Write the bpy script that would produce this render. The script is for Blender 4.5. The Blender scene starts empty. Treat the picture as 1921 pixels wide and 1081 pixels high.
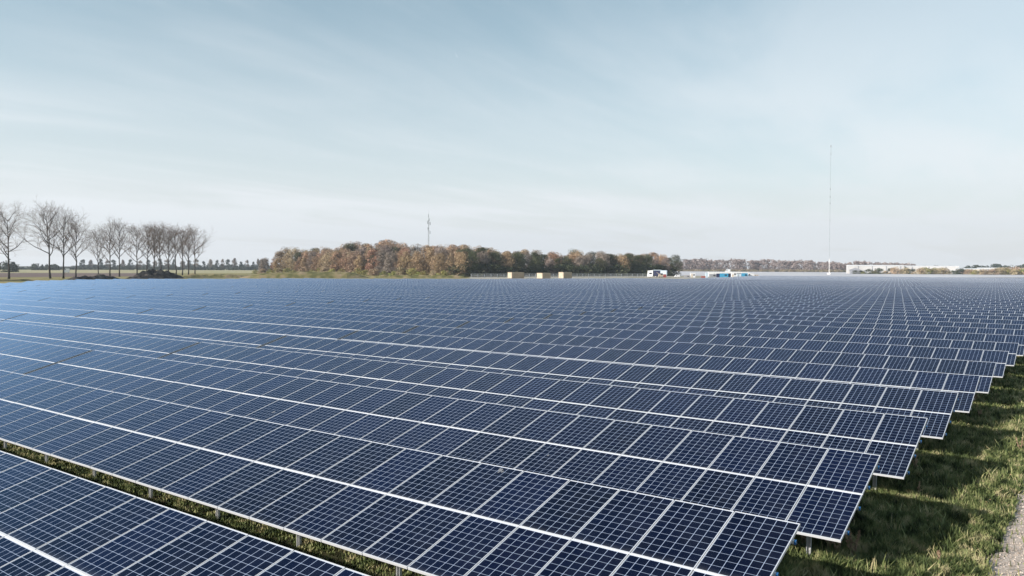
import bpy, math, random
import numpy as np
from mathutils import Vector, Matrix, noise
R = math.radians
C = bpy.context.scene.collection
sc = bpy.context.scene

# ------------------------------------------------------------------ camera
W, H = 1921, 1081
F = 1467.7
PIT, YAW, ROL = R(-1.491), R(-36.279), R(0.2345)
CAM = np.array([3.325, -11.749, 3.762 + 1.65])
fw = np.array([math.sin(YAW)*math.cos(PIT), math.cos(YAW)*math.cos(PIT), math.sin(PIT)])
r0 = np.array([math.cos(YAW), -math.sin(YAW), 0.0]); u0 = np.cross(r0, fw)
rt = r0*math.cos(ROL) + u0*math.sin(ROL); up = -r0*math.sin(ROL) + u0*math.cos(ROL)
cd = bpy.data.cameras.new('camera'); cam = bpy.data.objects.new('camera', cd); C.objects.link(cam)
m = Matrix.Identity(4)
for i in range(3):
    m[i][0], m[i][1], m[i][2], m[i][3] = rt[i], up[i], -fw[i], CAM[i]
cam.matrix_world = m
cd.sensor_width = 36; cd.lens = 36*F/W; cd.clip_start = 0.1; cd.clip_end = 20000
sc.camera = cam

def ray(x, y): return fw + rt*((x-W/2)/F) - up*((y-H/2)/F)
def gnd(x, y, z=0.0):                       # a pixel of the photo brought back to the plane z
    d = ray(x, y); t = (z-CAM[2])/d[2]; p = CAM+d*t; return (p[0], p[1])
def at(x, dist):                            # a compass direction of the photo and a distance
    d = ray(x, 502); h = math.hypot(d[0], d[1]); return (CAM[0]+d[0]/h*dist, CAM[1]+d[1]/h*dist)
def hgt(x, y, dist):                        # height that reaches pixel row y at that distance
    d = ray(x, y); h = math.hypot(d[0], d[1]); return CAM[2] + d[2]/h*dist
def pix(p):
    d = np.array(p)-CAM; z = d@fw
    return (W/2+F*(d@rt)/z, H/2-F*(d@up)/z, z)

# ------------------------------------------------------------------ sun, sky, exposure
SUN_AZ, SUN_EL = R(59), R(25)               # light travels toward +x +y
ld = Vector((math.cos(SUN_AZ)*math.cos(SUN_EL), math.sin(SUN_AZ)*math.cos(SUN_EL), -math.sin(SUN_EL)))
sd = bpy.data.lights.new('sun', 'SUN'); sd.energy = 5.0; sd.angle = R(0.53); sd.color = (1, 0.93, 0.84)
so = bpy.data.objects.new('sun', sd); C.objects.link(so); so.rotation_euler = ld.to_track_quat('-Z', 'Y').to_euler()
so.location = (0, 0, 60)
w = bpy.data.worlds.new('World'); sc.world = w; w.use_nodes = True
nt = w.node_tree; N = nt.nodes; L = nt.links
for n in list(N): N.remove(n)
def nd(N_, t, **k):
    n = N_.new(t)
    for a, b in k.items(): setattr(n, a, b)
    return n
out = nd(N, 'ShaderNodeOutputWorld'); bg = nd(N, 'ShaderNodeBackground')
sky = nd(N, 'ShaderNodeTexSky', sky_type='NISHITA', sun_disc=False)
sky.sun_elevation = SUN_EL
sky.sun_rotation = math.atan2(-ld.x, -ld.y)
sky.altitude = 0; sky.air_density = 1.0; sky.dust_density = 1.2; sky.ozone_density = 1.0
tc = nd(N, 'ShaderNodeTexCoord'); sx = nd(N, 'ShaderNodeSeparateXYZ'); L.new(tc.outputs['Generated'], sx.inputs[0])
def mth(op, a, b=None, c=None, clamp=False, NN=None, LL=None):
    NN = NN or N; LL = LL or L
    n = NN.new('ShaderNodeMath'); n.operation = op; n.use_clamp = clamp
    for i, v in enumerate((a, b, c)):
        if v is None: continue
        if isinstance(v, (int, float)): n.inputs[i].default_value = v
        else: LL.new(v, n.inputs[i])
    return n.outputs[0]
zc = mth('MAXIMUM', sx.outputs['Z'], 0.0)
den = mth('ADD', zc, 0.06)
px_ = mth('DIVIDE', sx.outputs['X'], den); py_ = mth('DIVIDE', sx.outputs['Y'], den)
cb = nd(N, 'ShaderNodeCombineXYZ'); L.new(px_, cb.inputs[0]); L.new(py_, cb.inputs[1])
def cloud(scale, sxy, rot, detail, dist_, loc=(0, 0, 0)):
    mp = nd(N, 'ShaderNodeMapping'); mp.inputs['Scale'].default_value = (sxy[0], sxy[1], 1); mp.inputs['Rotation'].default_value = (0, 0, rot); mp.inputs['Location'].default_value = loc
    L.new(cb.outputs[0], mp.inputs[0])
    t = nd(N, 'ShaderNodeTexNoise'); t.inputs['Scale'].default_value = scale; t.inputs['Detail'].default_value = detail; t.inputs['Roughness'].default_value = 0.55; t.inputs['Distortion'].default_value = dist_
    L.new(mp.outputs[0], t.inputs['Vector']); return t.outputs[0]
c1 = cloud(0.55, (1.0, 0.42), R(62), 7, 0.9)
c2 = cloud(1.7, (1.0, 0.26), R(70), 9, 1.1, (3, 1, 0))
c3 = cloud(0.35, (1, 0.7), R(0), 3, 0.2, (7.3, 2, 0))
cs = mth('ADD', mth('MULTIPLY', c1, 0.5), mth('ADD', mth('MULTIPLY', c2, 0.2), mth('MULTIPLY', c3, 0.45)))
cr = nd(N, 'ShaderNodeMapRange'); cr.inputs['From Min'].default_value = 0.47; cr.inputs['From Max'].default_value = 0.72; L.new(cs, cr.inputs['Value'])
cr.interpolation_type = 'SMOOTHSTEP'
low = nd(N, 'ShaderNodeMapRange'); low.inputs['From Min'].default_value = 0.42; low.inputs['From Max'].default_value = 0.0; L.new(zc, low.inputs['Value'])
veil = mth('MULTIPLY', mth('POWER', low.outputs[0], 1.3), 0.82)
fac = mth('ADD', mth('MULTIPLY', cr.outputs[0], 0.30), mth('ADD', veil, 0.06), clamp=True)
fac = mth('MINIMUM', fac, 0.93)
hs = nd(N, 'ShaderNodeHueSaturation'); hs.inputs['Saturation'].default_value = 1.16; hs.inputs['Value'].default_value = 1.18; hs.inputs['Hue'].default_value = 0.472; L.new(sky.outputs[0], hs.inputs['Color'])
mx = nd(N, 'ShaderNodeMix', data_type='RGBA'); L.new(fac, mx.inputs[0]); L.new(hs.outputs[0], mx.inputs[6]); mx.inputs[7].default_value = (8.1, 8.45, 8.75, 1)
L.new(mx.outputs[2], bg.inputs[0]); bg.inputs[1].default_value = 0.080
L.new(bg.outputs[0], out.inputs[0])
sc.view_settings.view_transform = 'Standard'; sc.view_settings.look = 'None'; sc.view_settings.gamma = 1
sc.view_settings.use_curve_mapping = False; sc.view_settings.exposure = 0.5
sc.cycles.max_bounces = 6; sc.cycles.diffuse_bounces = 3; sc.cycles.glossy_bounces = 3; sc.cycles.volume_bounces = 0

# ------------------------------------------------------------------ materials
def mat(name, col, rough=0.8, metal=0.0, var=None, scale=1.0, spec=0.4, objrand=0.0, bump=0.0, detail=4, stretch=None):
    M = bpy.data.materials.new(name); M.use_nodes = True
    n_, l_ = M.node_tree.nodes, M.node_tree.links
    b = n_['Principled BSDF']; b.inputs['Roughness'].default_value = rough; b.inputs['Metallic'].default_value = metal
    b.inputs['Specular IOR Level'].default_value = spec
    b.inputs['Base Color'].default_value = (*col, 1)
    src = None
    if var is not None or bump:
        t = n_.new('ShaderNodeTexCoord'); mp = n_.new('ShaderNodeMapping'); l_.new(t.outputs['Object'], mp.inputs[0])
        if stretch: mp.inputs['Scale'].default_value = stretch
        ns = n_.new('ShaderNodeTexNoise'); ns.inputs['Scale'].default_value = scale; ns.inputs['Detail'].default_value = detail; l_.new(mp.outputs[0], ns.inputs['Vector'])
        if bump:
            bp = n_.new('ShaderNodeBump'); bp.inputs['Strength'].default_value = bump; l_.new(ns.outputs[0], bp.inputs['Height']); l_.new(bp.outputs[0], b.inputs['Normal'])
        if var is not None:
            rp = n_.new('ShaderNodeValToRGB'); l_.new(ns.outputs[0], rp.inputs[0])
            cols = [col]+list(var)
            rp.color_ramp.elements[0].position = 0.36; rp.color_ramp.elements[1].position = 0.64
            rp.color_ramp.elements[0].color = (*cols[0], 1); rp.color_ramp.elements[1].color = (*cols[-1], 1)
            for i, c in enumerate(cols[1:-1]):
                e = rp.color_ramp.elements.new(0.36+0.28*(i+1)/(len(cols)-1)); e.color = (*c, 1)
            l_.new(rp.outputs[0], b.inputs['Base Color']); src = rp.outputs[0]
    if objrand:
        oi = n_.new('ShaderNodeObjectInfo'); h = n_.new('ShaderNodeHueSaturation')
        mr = n_.new('ShaderNodeMapRange'); mr.inputs['To Min'].default_value = 1-objrand; mr.inputs['To Max'].default_value = 1+objrand
        l_.new(oi.outputs['Random'], mr.inputs[0]); l_.new(mr.outputs[0], h.inputs['Value'])
        mr2 = n_.new('ShaderNodeMapRange'); mr2.inputs['To Min'].default_value = 0.485; mr2.inputs['To Max'].default_value = 0.53
        wn = n_.new('ShaderNodeTexWhiteNoise'); wn.noise_dimensions = '1D'; l_.new(oi.outputs['Random'], wn.inputs['W']); l_.new(wn.outputs['Value'], mr2.inputs[0]); l_.new(mr2.outputs[0], h.inputs['Hue'])
        if src: l_.new(src, h.inputs['Color'])
        else: h.inputs['Color'].default_value = (*col, 1)
        l_.new(h.outputs[0], b.inputs['Base Color'])
    return M

def cell_material(name='solar_cells', dust_haze=0.02):
    M = bpy.data.materials.new(name); M.use_nodes = True
    n_, l_ = M.node_tree.nodes, M.node_tree.links
    def q(op, a, b=None, c=None, clamp=False): return mth(op, a, b, c, clamp, n_, l_)
    b = n_['Principled BSDF']
    uv = n_.new('ShaderNodeUVMap'); s = n_.new('ShaderNodeSeparateXYZ'); l_.new(uv.outputs[0], s.inputs[0])
    # every module's UV: 10*i+2 .. +8 across its 6 cells, 20*j+2 .. +12 along its 10 cells
    u, v = s.outputs[0], s.outputs[1]
    ul = q('SUBTRACT', q('MODULO', u, 10.0), 2.0); vl = q('SUBTRACT', q('MODULO', v, 20.0), 2.0)
    du = q('ABSOLUTE', q('SUBTRACT', ul, q('ROUND', ul))); dv = q('ABSOLUTE', q('SUBTRACT', vl, q('ROUND', vl)))
    def soft(x, w0, w1):
        mr = n_.new('ShaderNodeMapRange'); mr.inputs['From Min'].default_value = w0; mr.inputs['From Max'].default_value = w1
        mr.inputs['To Min'].default_value = 1; mr.inputs['To Max'].default_value = 0; l_.new(x, mr.inputs[0]); return mr.outputs[0]
    lu = soft(du, 0.018, 0.030); lv = soft(dv, 0.018, 0.028)
    cor = soft(q('ADD', du, dv), 0.060, 0.070)
    outu = q('GREATER_THAN', q('ABSOLUTE', q('SUBTRACT', ul, 3.0)), 3.0); outv = q('GREATER_THAN', q('ABSOLUTE', q('SUBTRACT', vl, 5.0)), 5.0)
    grid = q('MAXIMUM', q('MAXIMUM', lu, q('MULTIPLY', lv, 0.8)), q('MAXIMUM', cor, q('MAXIMUM', outu, outv)))
    # three busbars per cell, thin tinned ribbons
    bb = q('ABSOLUTE', q('SUBTRACT', q('FRACT', q('MULTIPLY', q('ADD', ul, 0.125), 4.0)), 0.5))
    bus = q('MULTIPLY', soft(bb, 0.012, 0.03), 0.025)
    grid = q('MAXIMUM', grid, bus)
    # tone of each module and each cell
    pid = n_.new('ShaderNodeCombineXYZ'); l_.new(q('FLOOR', q('DIVIDE', u, 10.0)), pid.inputs[0]); l_.new(q('FLOOR', q('DIVIDE', v, 20.0)), pid.inputs[1])
    oi = n_.new('ShaderNodeObjectInfo'); l_.new(q('MULTIPLY', oi.outputs['Random'], 517.0), pid.inputs[2])
    wn = n_.new('ShaderNodeTexWhiteNoise'); l_.new(pid.outputs[0], wn.inputs['Vector'])
    cid = n_.new('ShaderNodeCombineXYZ'); l_.new(q('FLOOR', u), cid.inputs[0]); l_.new(q('FLOOR', v), cid.inputs[1]); l_.new(q('MULTIPLY', oi.outputs['Random'], 91.0), cid.inputs[2])
    wc = n_.new('ShaderNodeTexWhiteNoise'); l_.new(cid.outputs[0], wc.inputs['Vector'])
    tone = q('ADD', q('MULTIPLY', wn.outputs['Value'], 0.7), q('MULTIPLY', wc.outputs['Value'], 0.3))
    mx = n_.new('ShaderNodeMix'); mx.data_type = 'RGBA'; l_.new(tone, mx.inputs[0])
    mx.inputs[6].default_value = (0.0010, 0.0027, 0.010, 1); mx.inputs[7].default_value = (0.0024, 0.0064, 0.028, 1)
    m2 = n_.new('ShaderNodeMix'); m2.data_type = 'RGBA'; l_.new(grid, m2.inputs[0]); l_.new(mx.outputs[2], m2.inputs[6]); m2.inputs[7].default_value = (0.34, 0.41, 0.55, 1)
    # uneven pale film: light dusting, strengthened for far rows as painted haze
    tx = n_.new('ShaderNodeTexCoord'); dn = n_.new('ShaderNodeTexNoise'); dn.inputs['Scale'].default_value = 1.4; dn.inputs['Detail'].default_value = 6; l_.new(tx.outputs['Object'], dn.inputs['Vector'])
    dr = n_.new('ShaderNodeMapRange'); dr.inputs['From Min'].default_value = 0.35; dr.inputs['From Max'].default_value = 0.75; dr.inputs['To Min'].default_value = dust_haze*.6 if dust_haze > .05 else 0.0; dr.inputs['To Max'].default_value = dust_haze; l_.new(dn.outputs[0], dr.inputs[0])
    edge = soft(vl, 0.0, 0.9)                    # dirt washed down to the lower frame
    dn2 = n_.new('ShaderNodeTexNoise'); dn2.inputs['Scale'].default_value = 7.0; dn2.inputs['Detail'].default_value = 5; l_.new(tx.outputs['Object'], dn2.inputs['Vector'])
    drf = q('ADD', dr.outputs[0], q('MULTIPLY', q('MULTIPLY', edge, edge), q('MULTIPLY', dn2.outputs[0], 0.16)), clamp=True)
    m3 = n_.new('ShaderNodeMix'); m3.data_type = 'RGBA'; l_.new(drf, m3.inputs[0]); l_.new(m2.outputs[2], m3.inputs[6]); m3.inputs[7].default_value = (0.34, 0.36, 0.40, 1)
    rr = n_.new('ShaderNodeMapRange'); rr.inputs['To Min'].default_value = 0.08; rr.inputs['To Max'].default_value = 0.17; l_.new(dn.outputs[0], rr.inputs[0])
    # anti-reflective glass: weak at steep angles, a bluish mirror at grazing ones
    n_.remove(b); df = n_.new('ShaderNodeBsdfDiffuse'); l_.new(m3.outputs[2], df.inputs[0])
    gl = n_.new('ShaderNodeBsdfGlossy'); gl.inputs[0].default_value = (0.50, 0.70, 1.0, 1); l_.new(rr.outputs[0], gl.inputs['Roughness'])
    fr = n_.new('ShaderNodeFresnel'); fr.inputs['IOR'].default_value = 1.35
    ms = n_.new('ShaderNodeMixShader'); l_.new(q('MULTIPLY', q('POWER', fr.outputs[0], 1.75), 3.5, clamp=True), ms.inputs[0]); l_.new(df.outputs[0], ms.inputs[1]); l_.new(gl.outputs[0], ms.inputs[2]); l_.new(ms.outputs[0], n_['Material Output'].inputs[0])
    return M
M_CELL = cell_material(); M_HAZED_HIGH = cell_material('hazed_cells_high', 0.55); M_HAZED_MID = cell_material('hazed_cells_mid', 0.26); M_HAZED_LOW = cell_material('hazed_cells_low', 0.13)  # farther rows get paler cells: distance haze and sheen painted into the colour
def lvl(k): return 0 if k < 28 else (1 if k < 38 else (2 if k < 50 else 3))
CELLS = [M_CELL, M_HAZED_LOW, M_HAZED_MID, M_HAZED_HIGH]
M_ALU = mat('anodised_aluminium', (0.56, 0.575, 0.60), 0.42, 0.0, spec=0.6)
M_GALV = mat('galvanised_steel', (0.5, 0.51, 0.52), 0.5, 0.15, var=[(0.64, 0.65, 0.66)], scale=6)
M_BACK = mat('white_backsheet', (0.55, 0.56, 0.58), 0.6)
M_BLUE = mat('blue_plastic', (0.02, 0.11, 0.28), 0.4)
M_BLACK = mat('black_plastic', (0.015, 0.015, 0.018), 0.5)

# ------------------------------------------------------------------ helpers
class MB:
    def __init__(s): s.v = []; s.f = []; s.m = []; s.uv = []
    def quad(s, a, b, c, d, mi=0, uv=None):
        i = len(s.v); s.v += [a, b, c, d]; s.f.append((i, i+1, i+2, i+3)); s.m.append(mi)
        s.uv += list(uv) if uv else [(0, 0)]*4
    def face(s, pts, mi=0):
        i = len(s.v); s.v += list(pts); s.f.append(tuple(range(i, i+len(pts)))); s.m.append(mi); s.uv += [(0, 0)]*len(pts)
    def hexa(s, p, mi=0):                    # p: 4 bottom (ccw) + 4 top
        i = len(s.v); s.v += [tuple(x) for x in p]
        for f in ((3, 2, 1, 0), (4, 5, 6, 7), (0, 1, 5, 4), (1, 2, 6, 5), (2, 3, 7, 6), (3, 0, 4, 7)):
            s.f.append(tuple(i+k for k in f)); s.m.append(mi); s.uv += [(0, 0)]*4
    def box(s, x0, x1, y0, y1, z0, z1, mi=0):
        s.hexa([(x0, y0, z0), (x1, y0, z0), (x1, y1, z0), (x0, y1, z0), (x0, y0, z1), (x1, y0, z1), (x1, y1, z1), (x0, y1, z1)], mi)
    def tube(s, pts, rad, n=6, mi=0, cap=True):
        base = len(s.v); P = [Vector(p) for p in pts]
        for k, p in enumerate(P):
            d = (P[min(k+1, len(P)-1)]-P[max(k-1, 0)]).normalized()
            a = d.orthogonal().normalized() if abs(d.z) > 0.95 else d.cross(Vector((0, 0, 1))).normalized(); b = d.cross(a)
            for j in range(n):
                t = 2*math.pi*j/n; s.v.append(tuple(p+(a*math.cos(t)+b*math.sin(t))*rad[k]))
        for k in range(len(P)-1):
            for j in range(n):
                a0 = base+k*n+j; a1 = base+k*n+(j+1) % n
                s.f.append((a0, a1, a1+n, a0+n)); s.m.append(mi); s.uv += [(0, 0)]*4
        if cap and n > 2:
            s.f.append(tuple(base+j for j in reversed(range(n)))); s.m.append(mi); s.uv += [(0, 0)]*n
            e = base+(len(P)-1)*n; s.f.append(tuple(e+j for j in range(n))); s.m.append(mi); s.uv += [(0, 0)]*n
    def mesh(s, name, mats, smooth=False):
        me = bpy.data.meshes.new(name); me.from_pydata(s.v, [], s.f)
        for m_ in (mats if isinstance(mats, (list, tuple)) else [mats]): me.materials.append(m_)
        me.polygons.foreach_set('material_index', s.m)
        if any(x != (0, 0) for x in s.uv[:400]) or any(x != (0, 0) for x in s.uv[-400:]):
            ul = me.uv_layers.new(name='UVMap'); ul.data.foreach_set('uv', [c for x in s.uv for c in x])
        if smooth: me.polygons.foreach_set('use_smooth', [True]*len(me.polygons))
        me.update(); return me
def raw_mesh(name, V, Fc, mat_, smooth=False):
    V = np.asarray(V, dtype=np.float32); Fc = np.asarray(Fc, dtype=np.int32); k = Fc.shape[1]
    me = bpy.data.meshes.new(name); me.vertices.add(len(V)); me.vertices.foreach_set('co', V.ravel())
    me.loops.add(Fc.size); me.loops.foreach_set('vertex_index', Fc.ravel())
    me.polygons.add(len(Fc)); me.polygons.foreach_set('loop_start', np.arange(0, Fc.size, k, dtype=np.int32)); me.polygons.foreach_set('loop_total', np.full(len(Fc), k, dtype=np.int32))
    if smooth: me.polygons.foreach_set('use_smooth', np.ones(len(Fc), bool))
    me.materials.append(mat_); me.update(calc_edges=True); me.validate(); return me
def obj(name, me, parent=None, loc=(0, 0, 0), rz=0.0):
    o = bpy.data.objects.new(name, me); C.objects.link(o); o.location = loc; o.rotation_euler = (0, 0, rz)
    if parent: o.parent = parent
    return o
def tag(o, label=None, cat=None, group=None, kind=None):
    if label: o['label'] = label
    if cat: o['category'] = cat
    if group: o['group'] = group
    if kind: o['kind'] = kind
    return o
def thing(name, label, cat, loc=(0, 0, 0), rz=0.0, group=None):
    return tag(obj(name, None, None, loc, rz), label, cat, group)
def copy_tree(o, parent=None):
    c = o.copy(); C.objects.link(c)
    if parent: c.parent = parent
    for ch in KIDS.get(o.name, []): 
        k = copy_tree(ch, c); KIDS.setdefault(c.name, []).append(k)
    return c
KIDS = {}
def kid(name, me, parent, loc=(0, 0, 0), rz=0.0):
    o = obj(name, me, parent, loc, rz); KIDS.setdefault(parent.name, []).append(o); return o
ORD = ['front', 'second', 'third', 'fourth', 'fifth', 'sixth', 'seventh', 'eighth', 'ninth', 'tenth', 'eleventh', 'twelfth', 'thirteenth', 'fourteenth', 'fifteenth', 'sixteenth', 'seventeenth', 'eighteenth', 'nineteenth', 'twentieth']
def ordn(k):
    if k < 20: return ORD[k]
    k += 1; t = k // 10; u_ = k % 10
    tens = {2: 'twenty', 3: 'thirty', 4: 'forty', 5: 'fifty', 6: 'sixty', 7: 'seventy', 8: 'eighty', 9: 'ninety'}[t]
    if u_ == 0: return {'twenty': 'twentieth', 'thirty': 'thirtieth', 'forty': 'fortieth', 'fifty': 'fiftieth', 'sixty': 'sixtieth', 'seventy': 'seventieth', 'eighty': 'eightieth', 'ninety': 'ninetieth'}[tens]
    return tens+'-'+['', 'first', 'second', 'third', 'fourth', 'fifth', 'sixth', 'seventh', 'eighth', 'ninth'][u_]

# ------------------------------------------------------------------ ground
def sheet(name, pts, mat_, z, label=None):
    mb = MB(); mb.face([(p[0], p[1], z) for p in pts]); o = obj(name, mb.mesh(name, mat_)); o['kind'] = 'structure'; return o
M_GRND = mat('field_ground', (0.028, 0.030, 0.015), 1.0, var=[(0.05, 0.05, 0.025), (0.085, 0.07, 0.04)], scale=0.35, detail=9, spec=0.1)
M_PLOW = mat('ploughed_soil', (0.115, 0.085, 0.075), 1.0, var=[(0.19, 0.145, 0.13)], scale=0.12, spec=0.1, stretch=(1, 0.15, 1), detail=8)
M_STUB = mat('stubble', (0.37, 0.32, 0.20), 1.0, var=[(0.30, 0.29, 0.16), (0.42, 0.36, 0.24)], scale=0.02, spec=0.1, detail=6)
M_PALE = mat('pale_field_tone', (0.44, 0.44, 0.47), 0.9, var=[(0.56, 0.56, 0.58)], scale=0.012, spec=0.2, detail=6, stretch=(1, 0.3, 1))  # plain pale tone with stretched mottling
M_VERGE = mat('verge_grass', (0.15, 0.16, 0.06), 1.0, var=[(0.23, 0.20, 0.09), (0.30, 0.25, 0.13)], scale=0.08, spec=0.1, detail=8)
S = 9000
sheet('ground', [(-S, -S), (S, -S), (S, S), (-S, S)], M_GRND, 0.0)
sheet('verge', [gnd(-300, 540), gnd(-200, 513), gnd(560, 511.5), gnd(900, 513), gnd(1300, 515), gnd(1300, 526), gnd(700, 535)], M_VERGE, 0.004)
sheet('ploughed_field', [gnd(-260, 522), gnd(262, 518.8), gnd(262, 512.6), gnd(-260, 511.8)], M_PLOW, 0.008)
sheet('stubble_field', [gnd(-260, 511.8), gnd(262, 512.6), gnd(560, 512.8), gnd(540, 505.4), gnd(-260, 505.4)], M_STUB, 0.008)
sheet('pale_field', [gnd(1262, 518.2), gnd(1258, 509.0), gnd(1420, 509.4), gnd(2150, 512.9), gnd(2150, 522), gnd(1430, 519)], M_PALE, 0.008)

M_SAND = mat('trodden_sand', (0.30, 0.27, 0.22), 1.0, var=[(0.40, 0.37, 0.31), (0.2, 0.2, 0.13)], scale=.06, spec=.1, detail=8)
sheet('site_yard', [gnd(872, 524), gnd(1262, 524), gnd(1450, 522), gnd(1450, 517.5), gnd(1270, 517.5), gnd(884, 518.2)], M_SAND, 0.012)

# ------------------------------------------------------------------ solar tables
TILT = R(15.25); CT, ST = math.cos(TILT), math.sin(TILT)
SL = 1.6154; TOPZ = 1.65; P = 5.1487; SK = 0.0857
MW, MH = 0.982, 1.598                        # module
DZ = [0.0, 0.0, 0.040, 0.009, 0.006, -0.027, -0.038, -0.007, -0.015]
# local frame of a table: x = 0 at its right end running to -n, y = 0 at the top edge, z = 0 on the ground
def PT(x, s, h=0.0):                         # s: distance down the slope from the top edge, h: above the glass plane
    return (x, -s*CT - h*ST, TOPZ - s*ST + h*CT)
def slab(mb, x0, x1, s0, s1, h0, h1, mi=0):
    mb.hexa([PT(x0, s1, h0), PT(x1, s1, h0), PT(x1, s0, h0), PT(x0, s0, h0), PT(x0, s1, h1), PT(x1, s1, h1), PT(x1, s0, h1), PT(x0, s0, h1)], mi)
FR = 0.020; FS = 0.010
def glass(mb, x0, s0, i, j, mi=0, tilt=0.0):
    x1 = x0-MW; s1 = s0+MH; a, b = x1+FS-.004, x0-FS+.004; c, d = s0+FR-.004, s1-FR+.004
    mg = 0.006
    ua, ub = 10*i+2-mg/0.155, 10*i+8+mg/0.155; va, vb = 20*j+2-mg/0.155, 20*j+12+mg/0.155
    mb.quad(PT(a, d), PT(b, d), PT(b, c), PT(a, c), mi, [(ua, va), (ub, va), (ub, vb), (ua, vb)])
def frame(mb, x0, s0, mi=0, full=True):
    x1 = x0-MW; s1 = s0+MH; h0, h1 = -0.04, 0.003
    slab(mb, x1, x0, s0, s0+FR, h0, h1, mi); slab(mb, x1, x0, s1-FR, s1, h0, h1, mi)
    slab(mb, x1, x1+FS, s0+FR, s1-FR, h0, h1, mi); slab(mb, x0-FS, x0, s0+FR, s1-FR, h0, h1, mi)
def back(mb, x0, s0, mi=0):
    x1 = x0-MW; s1 = s0+MH
    mb.quad(PT(x1+FR, s0+FR, -.006), PT(x0-FR, s0+FR, -.006), PT(x0-FR, s1-FR, -.006), PT(x1+FR, s1-FR, -.006), mi)
g_ = MB(); glass(g_, 0, 0, 0, 0); back(g_, 0, 0, 1); ME_GLASS = g_.mesh('solar_panel', [M_CELL, M_BACK])
f_ = MB(); frame(f_, 0, 0); ME_FRAME = f_.mesh('panel_frame', M_ALU)
b_ = MB(); glass(b_, 0, 0, 0, 0); back(b_, 0, 0, 1); frame(b_, 0, 0, 2); ME_PANEL = b_.mesh('solar_panel', [M_CELL, M_BACK, M_ALU])
PURL = (0.38, 1.22, 2.0, 2.84)
def purlin_mb(mb, s, n, mi=0): slab(mb, -n+0.02, 0.012, s-.025, s+.025, -0.09, -0.036, mi)
def post_mb(mb, x, mi=0):
    s = 2.15; y = -s*CT; zt = TOPZ - s*ST - 0.16
    mb.box(x-.04, x+.04, y-.004, y+.004, -0.3, zt, mi); mb.box(x-.04, x-.032, y-.05, y-.004, -0.3, zt, mi); mb.box(x+.032, x+.04, y-.05, y-.004, -0.3, zt, mi)
def rafter_mb(mb, x, mi=0): slab(mb, x-.03, x+.03, 0.15, 3.05, -0.17, -0.091, mi)
def brace_mb(mb, x, mi=0):
    mb.tube([(x+.055, -2.15*CT, 0.55), (x+.055, -0.75*CT, TOPZ-0.75*ST-0.17)], [.02, .02], 4, mi)
    mb.tube([(x+.055, -2.15*CT, 0.55), (x+.055, -2.85*CT, TOPZ-2.85*ST-0.17)], [.02, .02], 4, mi)
def rail_mb(mb, n, mi=0):                    # bright strip in the joint between upper and lower modules
    slab(mb, -n+.01, 0.0, SL-0.0155, SL+0.0005+.0, -0.03, 0.0075, mi)
POSTS = [-(0.8+2.68*k) for k in range(12)]
def whole_table_mb(mb, n, ox=0.0, oy=0.0, oz=0.0, full=True):
    s_ = len(mb.v)
    for i in range(n):
        for j in range(2): glass(mb, -i-0.009, j*SL, i, j, 0)
    if full:
        for i in range(n):
            for j in range(2): frame(mb, -i-0.009, j*SL, 2)
        mb.quad(PT(-n, 0.03, -.007), PT(0, 0.03, -.007), PT(0, 3.2, -.007), PT(-n, 3.2, -.007), 1)
        rail_mb(mb, n, 2)
        for s in PURL: purlin_mb(mb, s, n, 3)
        for x in POSTS:
            if -x < n: post_mb(mb, x, 3); rafter_mb(mb, x, 3)
    else:
        for j in range(2):
            slab(mb, -n, 0, j*SL, j*SL+FR, -.034, .004, 2); slab(mb, -n, 0, j*SL+MH-FR, j*SL+MH, -.034, .004, 2)
        for i in range(n): slab(mb, -i-1.0, -i-.974, FR+.001, 3.16, -.034, .004, 2)
        mb.quad(PT(-n, 0.03, -.007), PT(0, 0.03, -.007), PT(0, 3.2, -.007), PT(-n, 3.2, -.007), 1)
    if ox or oy or oz:
        for k in range(s_, len(mb.v)): a = mb.v[k]; mb.v[k] = (a[0]+ox, a[1]+oy, a[2]+oz)
MATS4 = [M_CELL, M_BACK, M_ALU, M_GALV]
_tm = {}
def table_mesh(n, haze_lvl=0):
    if (n, haze_lvl) not in _tm: mb = MB(); whole_table_mb(mb, n); _tm[n, haze_lvl] = mb.mesh('solar_table', [CELLS[haze_lvl]]+MATS4[1:])
    return _tm[n, haze_lvl]

class One(MB): pass
def shade_strip_mb(mb): slab(mb, -32.02-.21, -32.02, .04, 3.18, -.05, -.012)  # black strip added in the table gap to stand in for its shade
def single(fn, name, mat_, *a):
    mb = MB(); fn(mb, *a); return mb.mesh(name, mat_)
ME_POST = single(post_mb, 'post', M_GALV, 0.0); ME_RAFT = single(rafter_mb, 'rafter', M_GALV, 0.0); ME_BRACE = single(brace_mb, 'brace', M_GALV, 0.0)
ME_PURL = [single(purlin_mb, 'purlin', M_GALV, s, 32) for s in PURL]
ME_RAIL = single(rail_mb, 'clamping_rail', M_ALU, 32)
def cap_mb(mb, s): slab(mb, 0.013, 0.04, s-.026, s+.026, -0.095, -0.04, 0)
ME_CAP = [single(cap_mb, 'end_cap', M_BLUE, s) for s in PURL]
def jb_mb(mb): slab(mb, -.06, .06, .16, .34, -0.05, -0.012, 0)
ME_JB = single(jb_mb, 'junction_box', M_BLACK)
GRP = 'tilted solar tables in long parallel rows'

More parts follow.
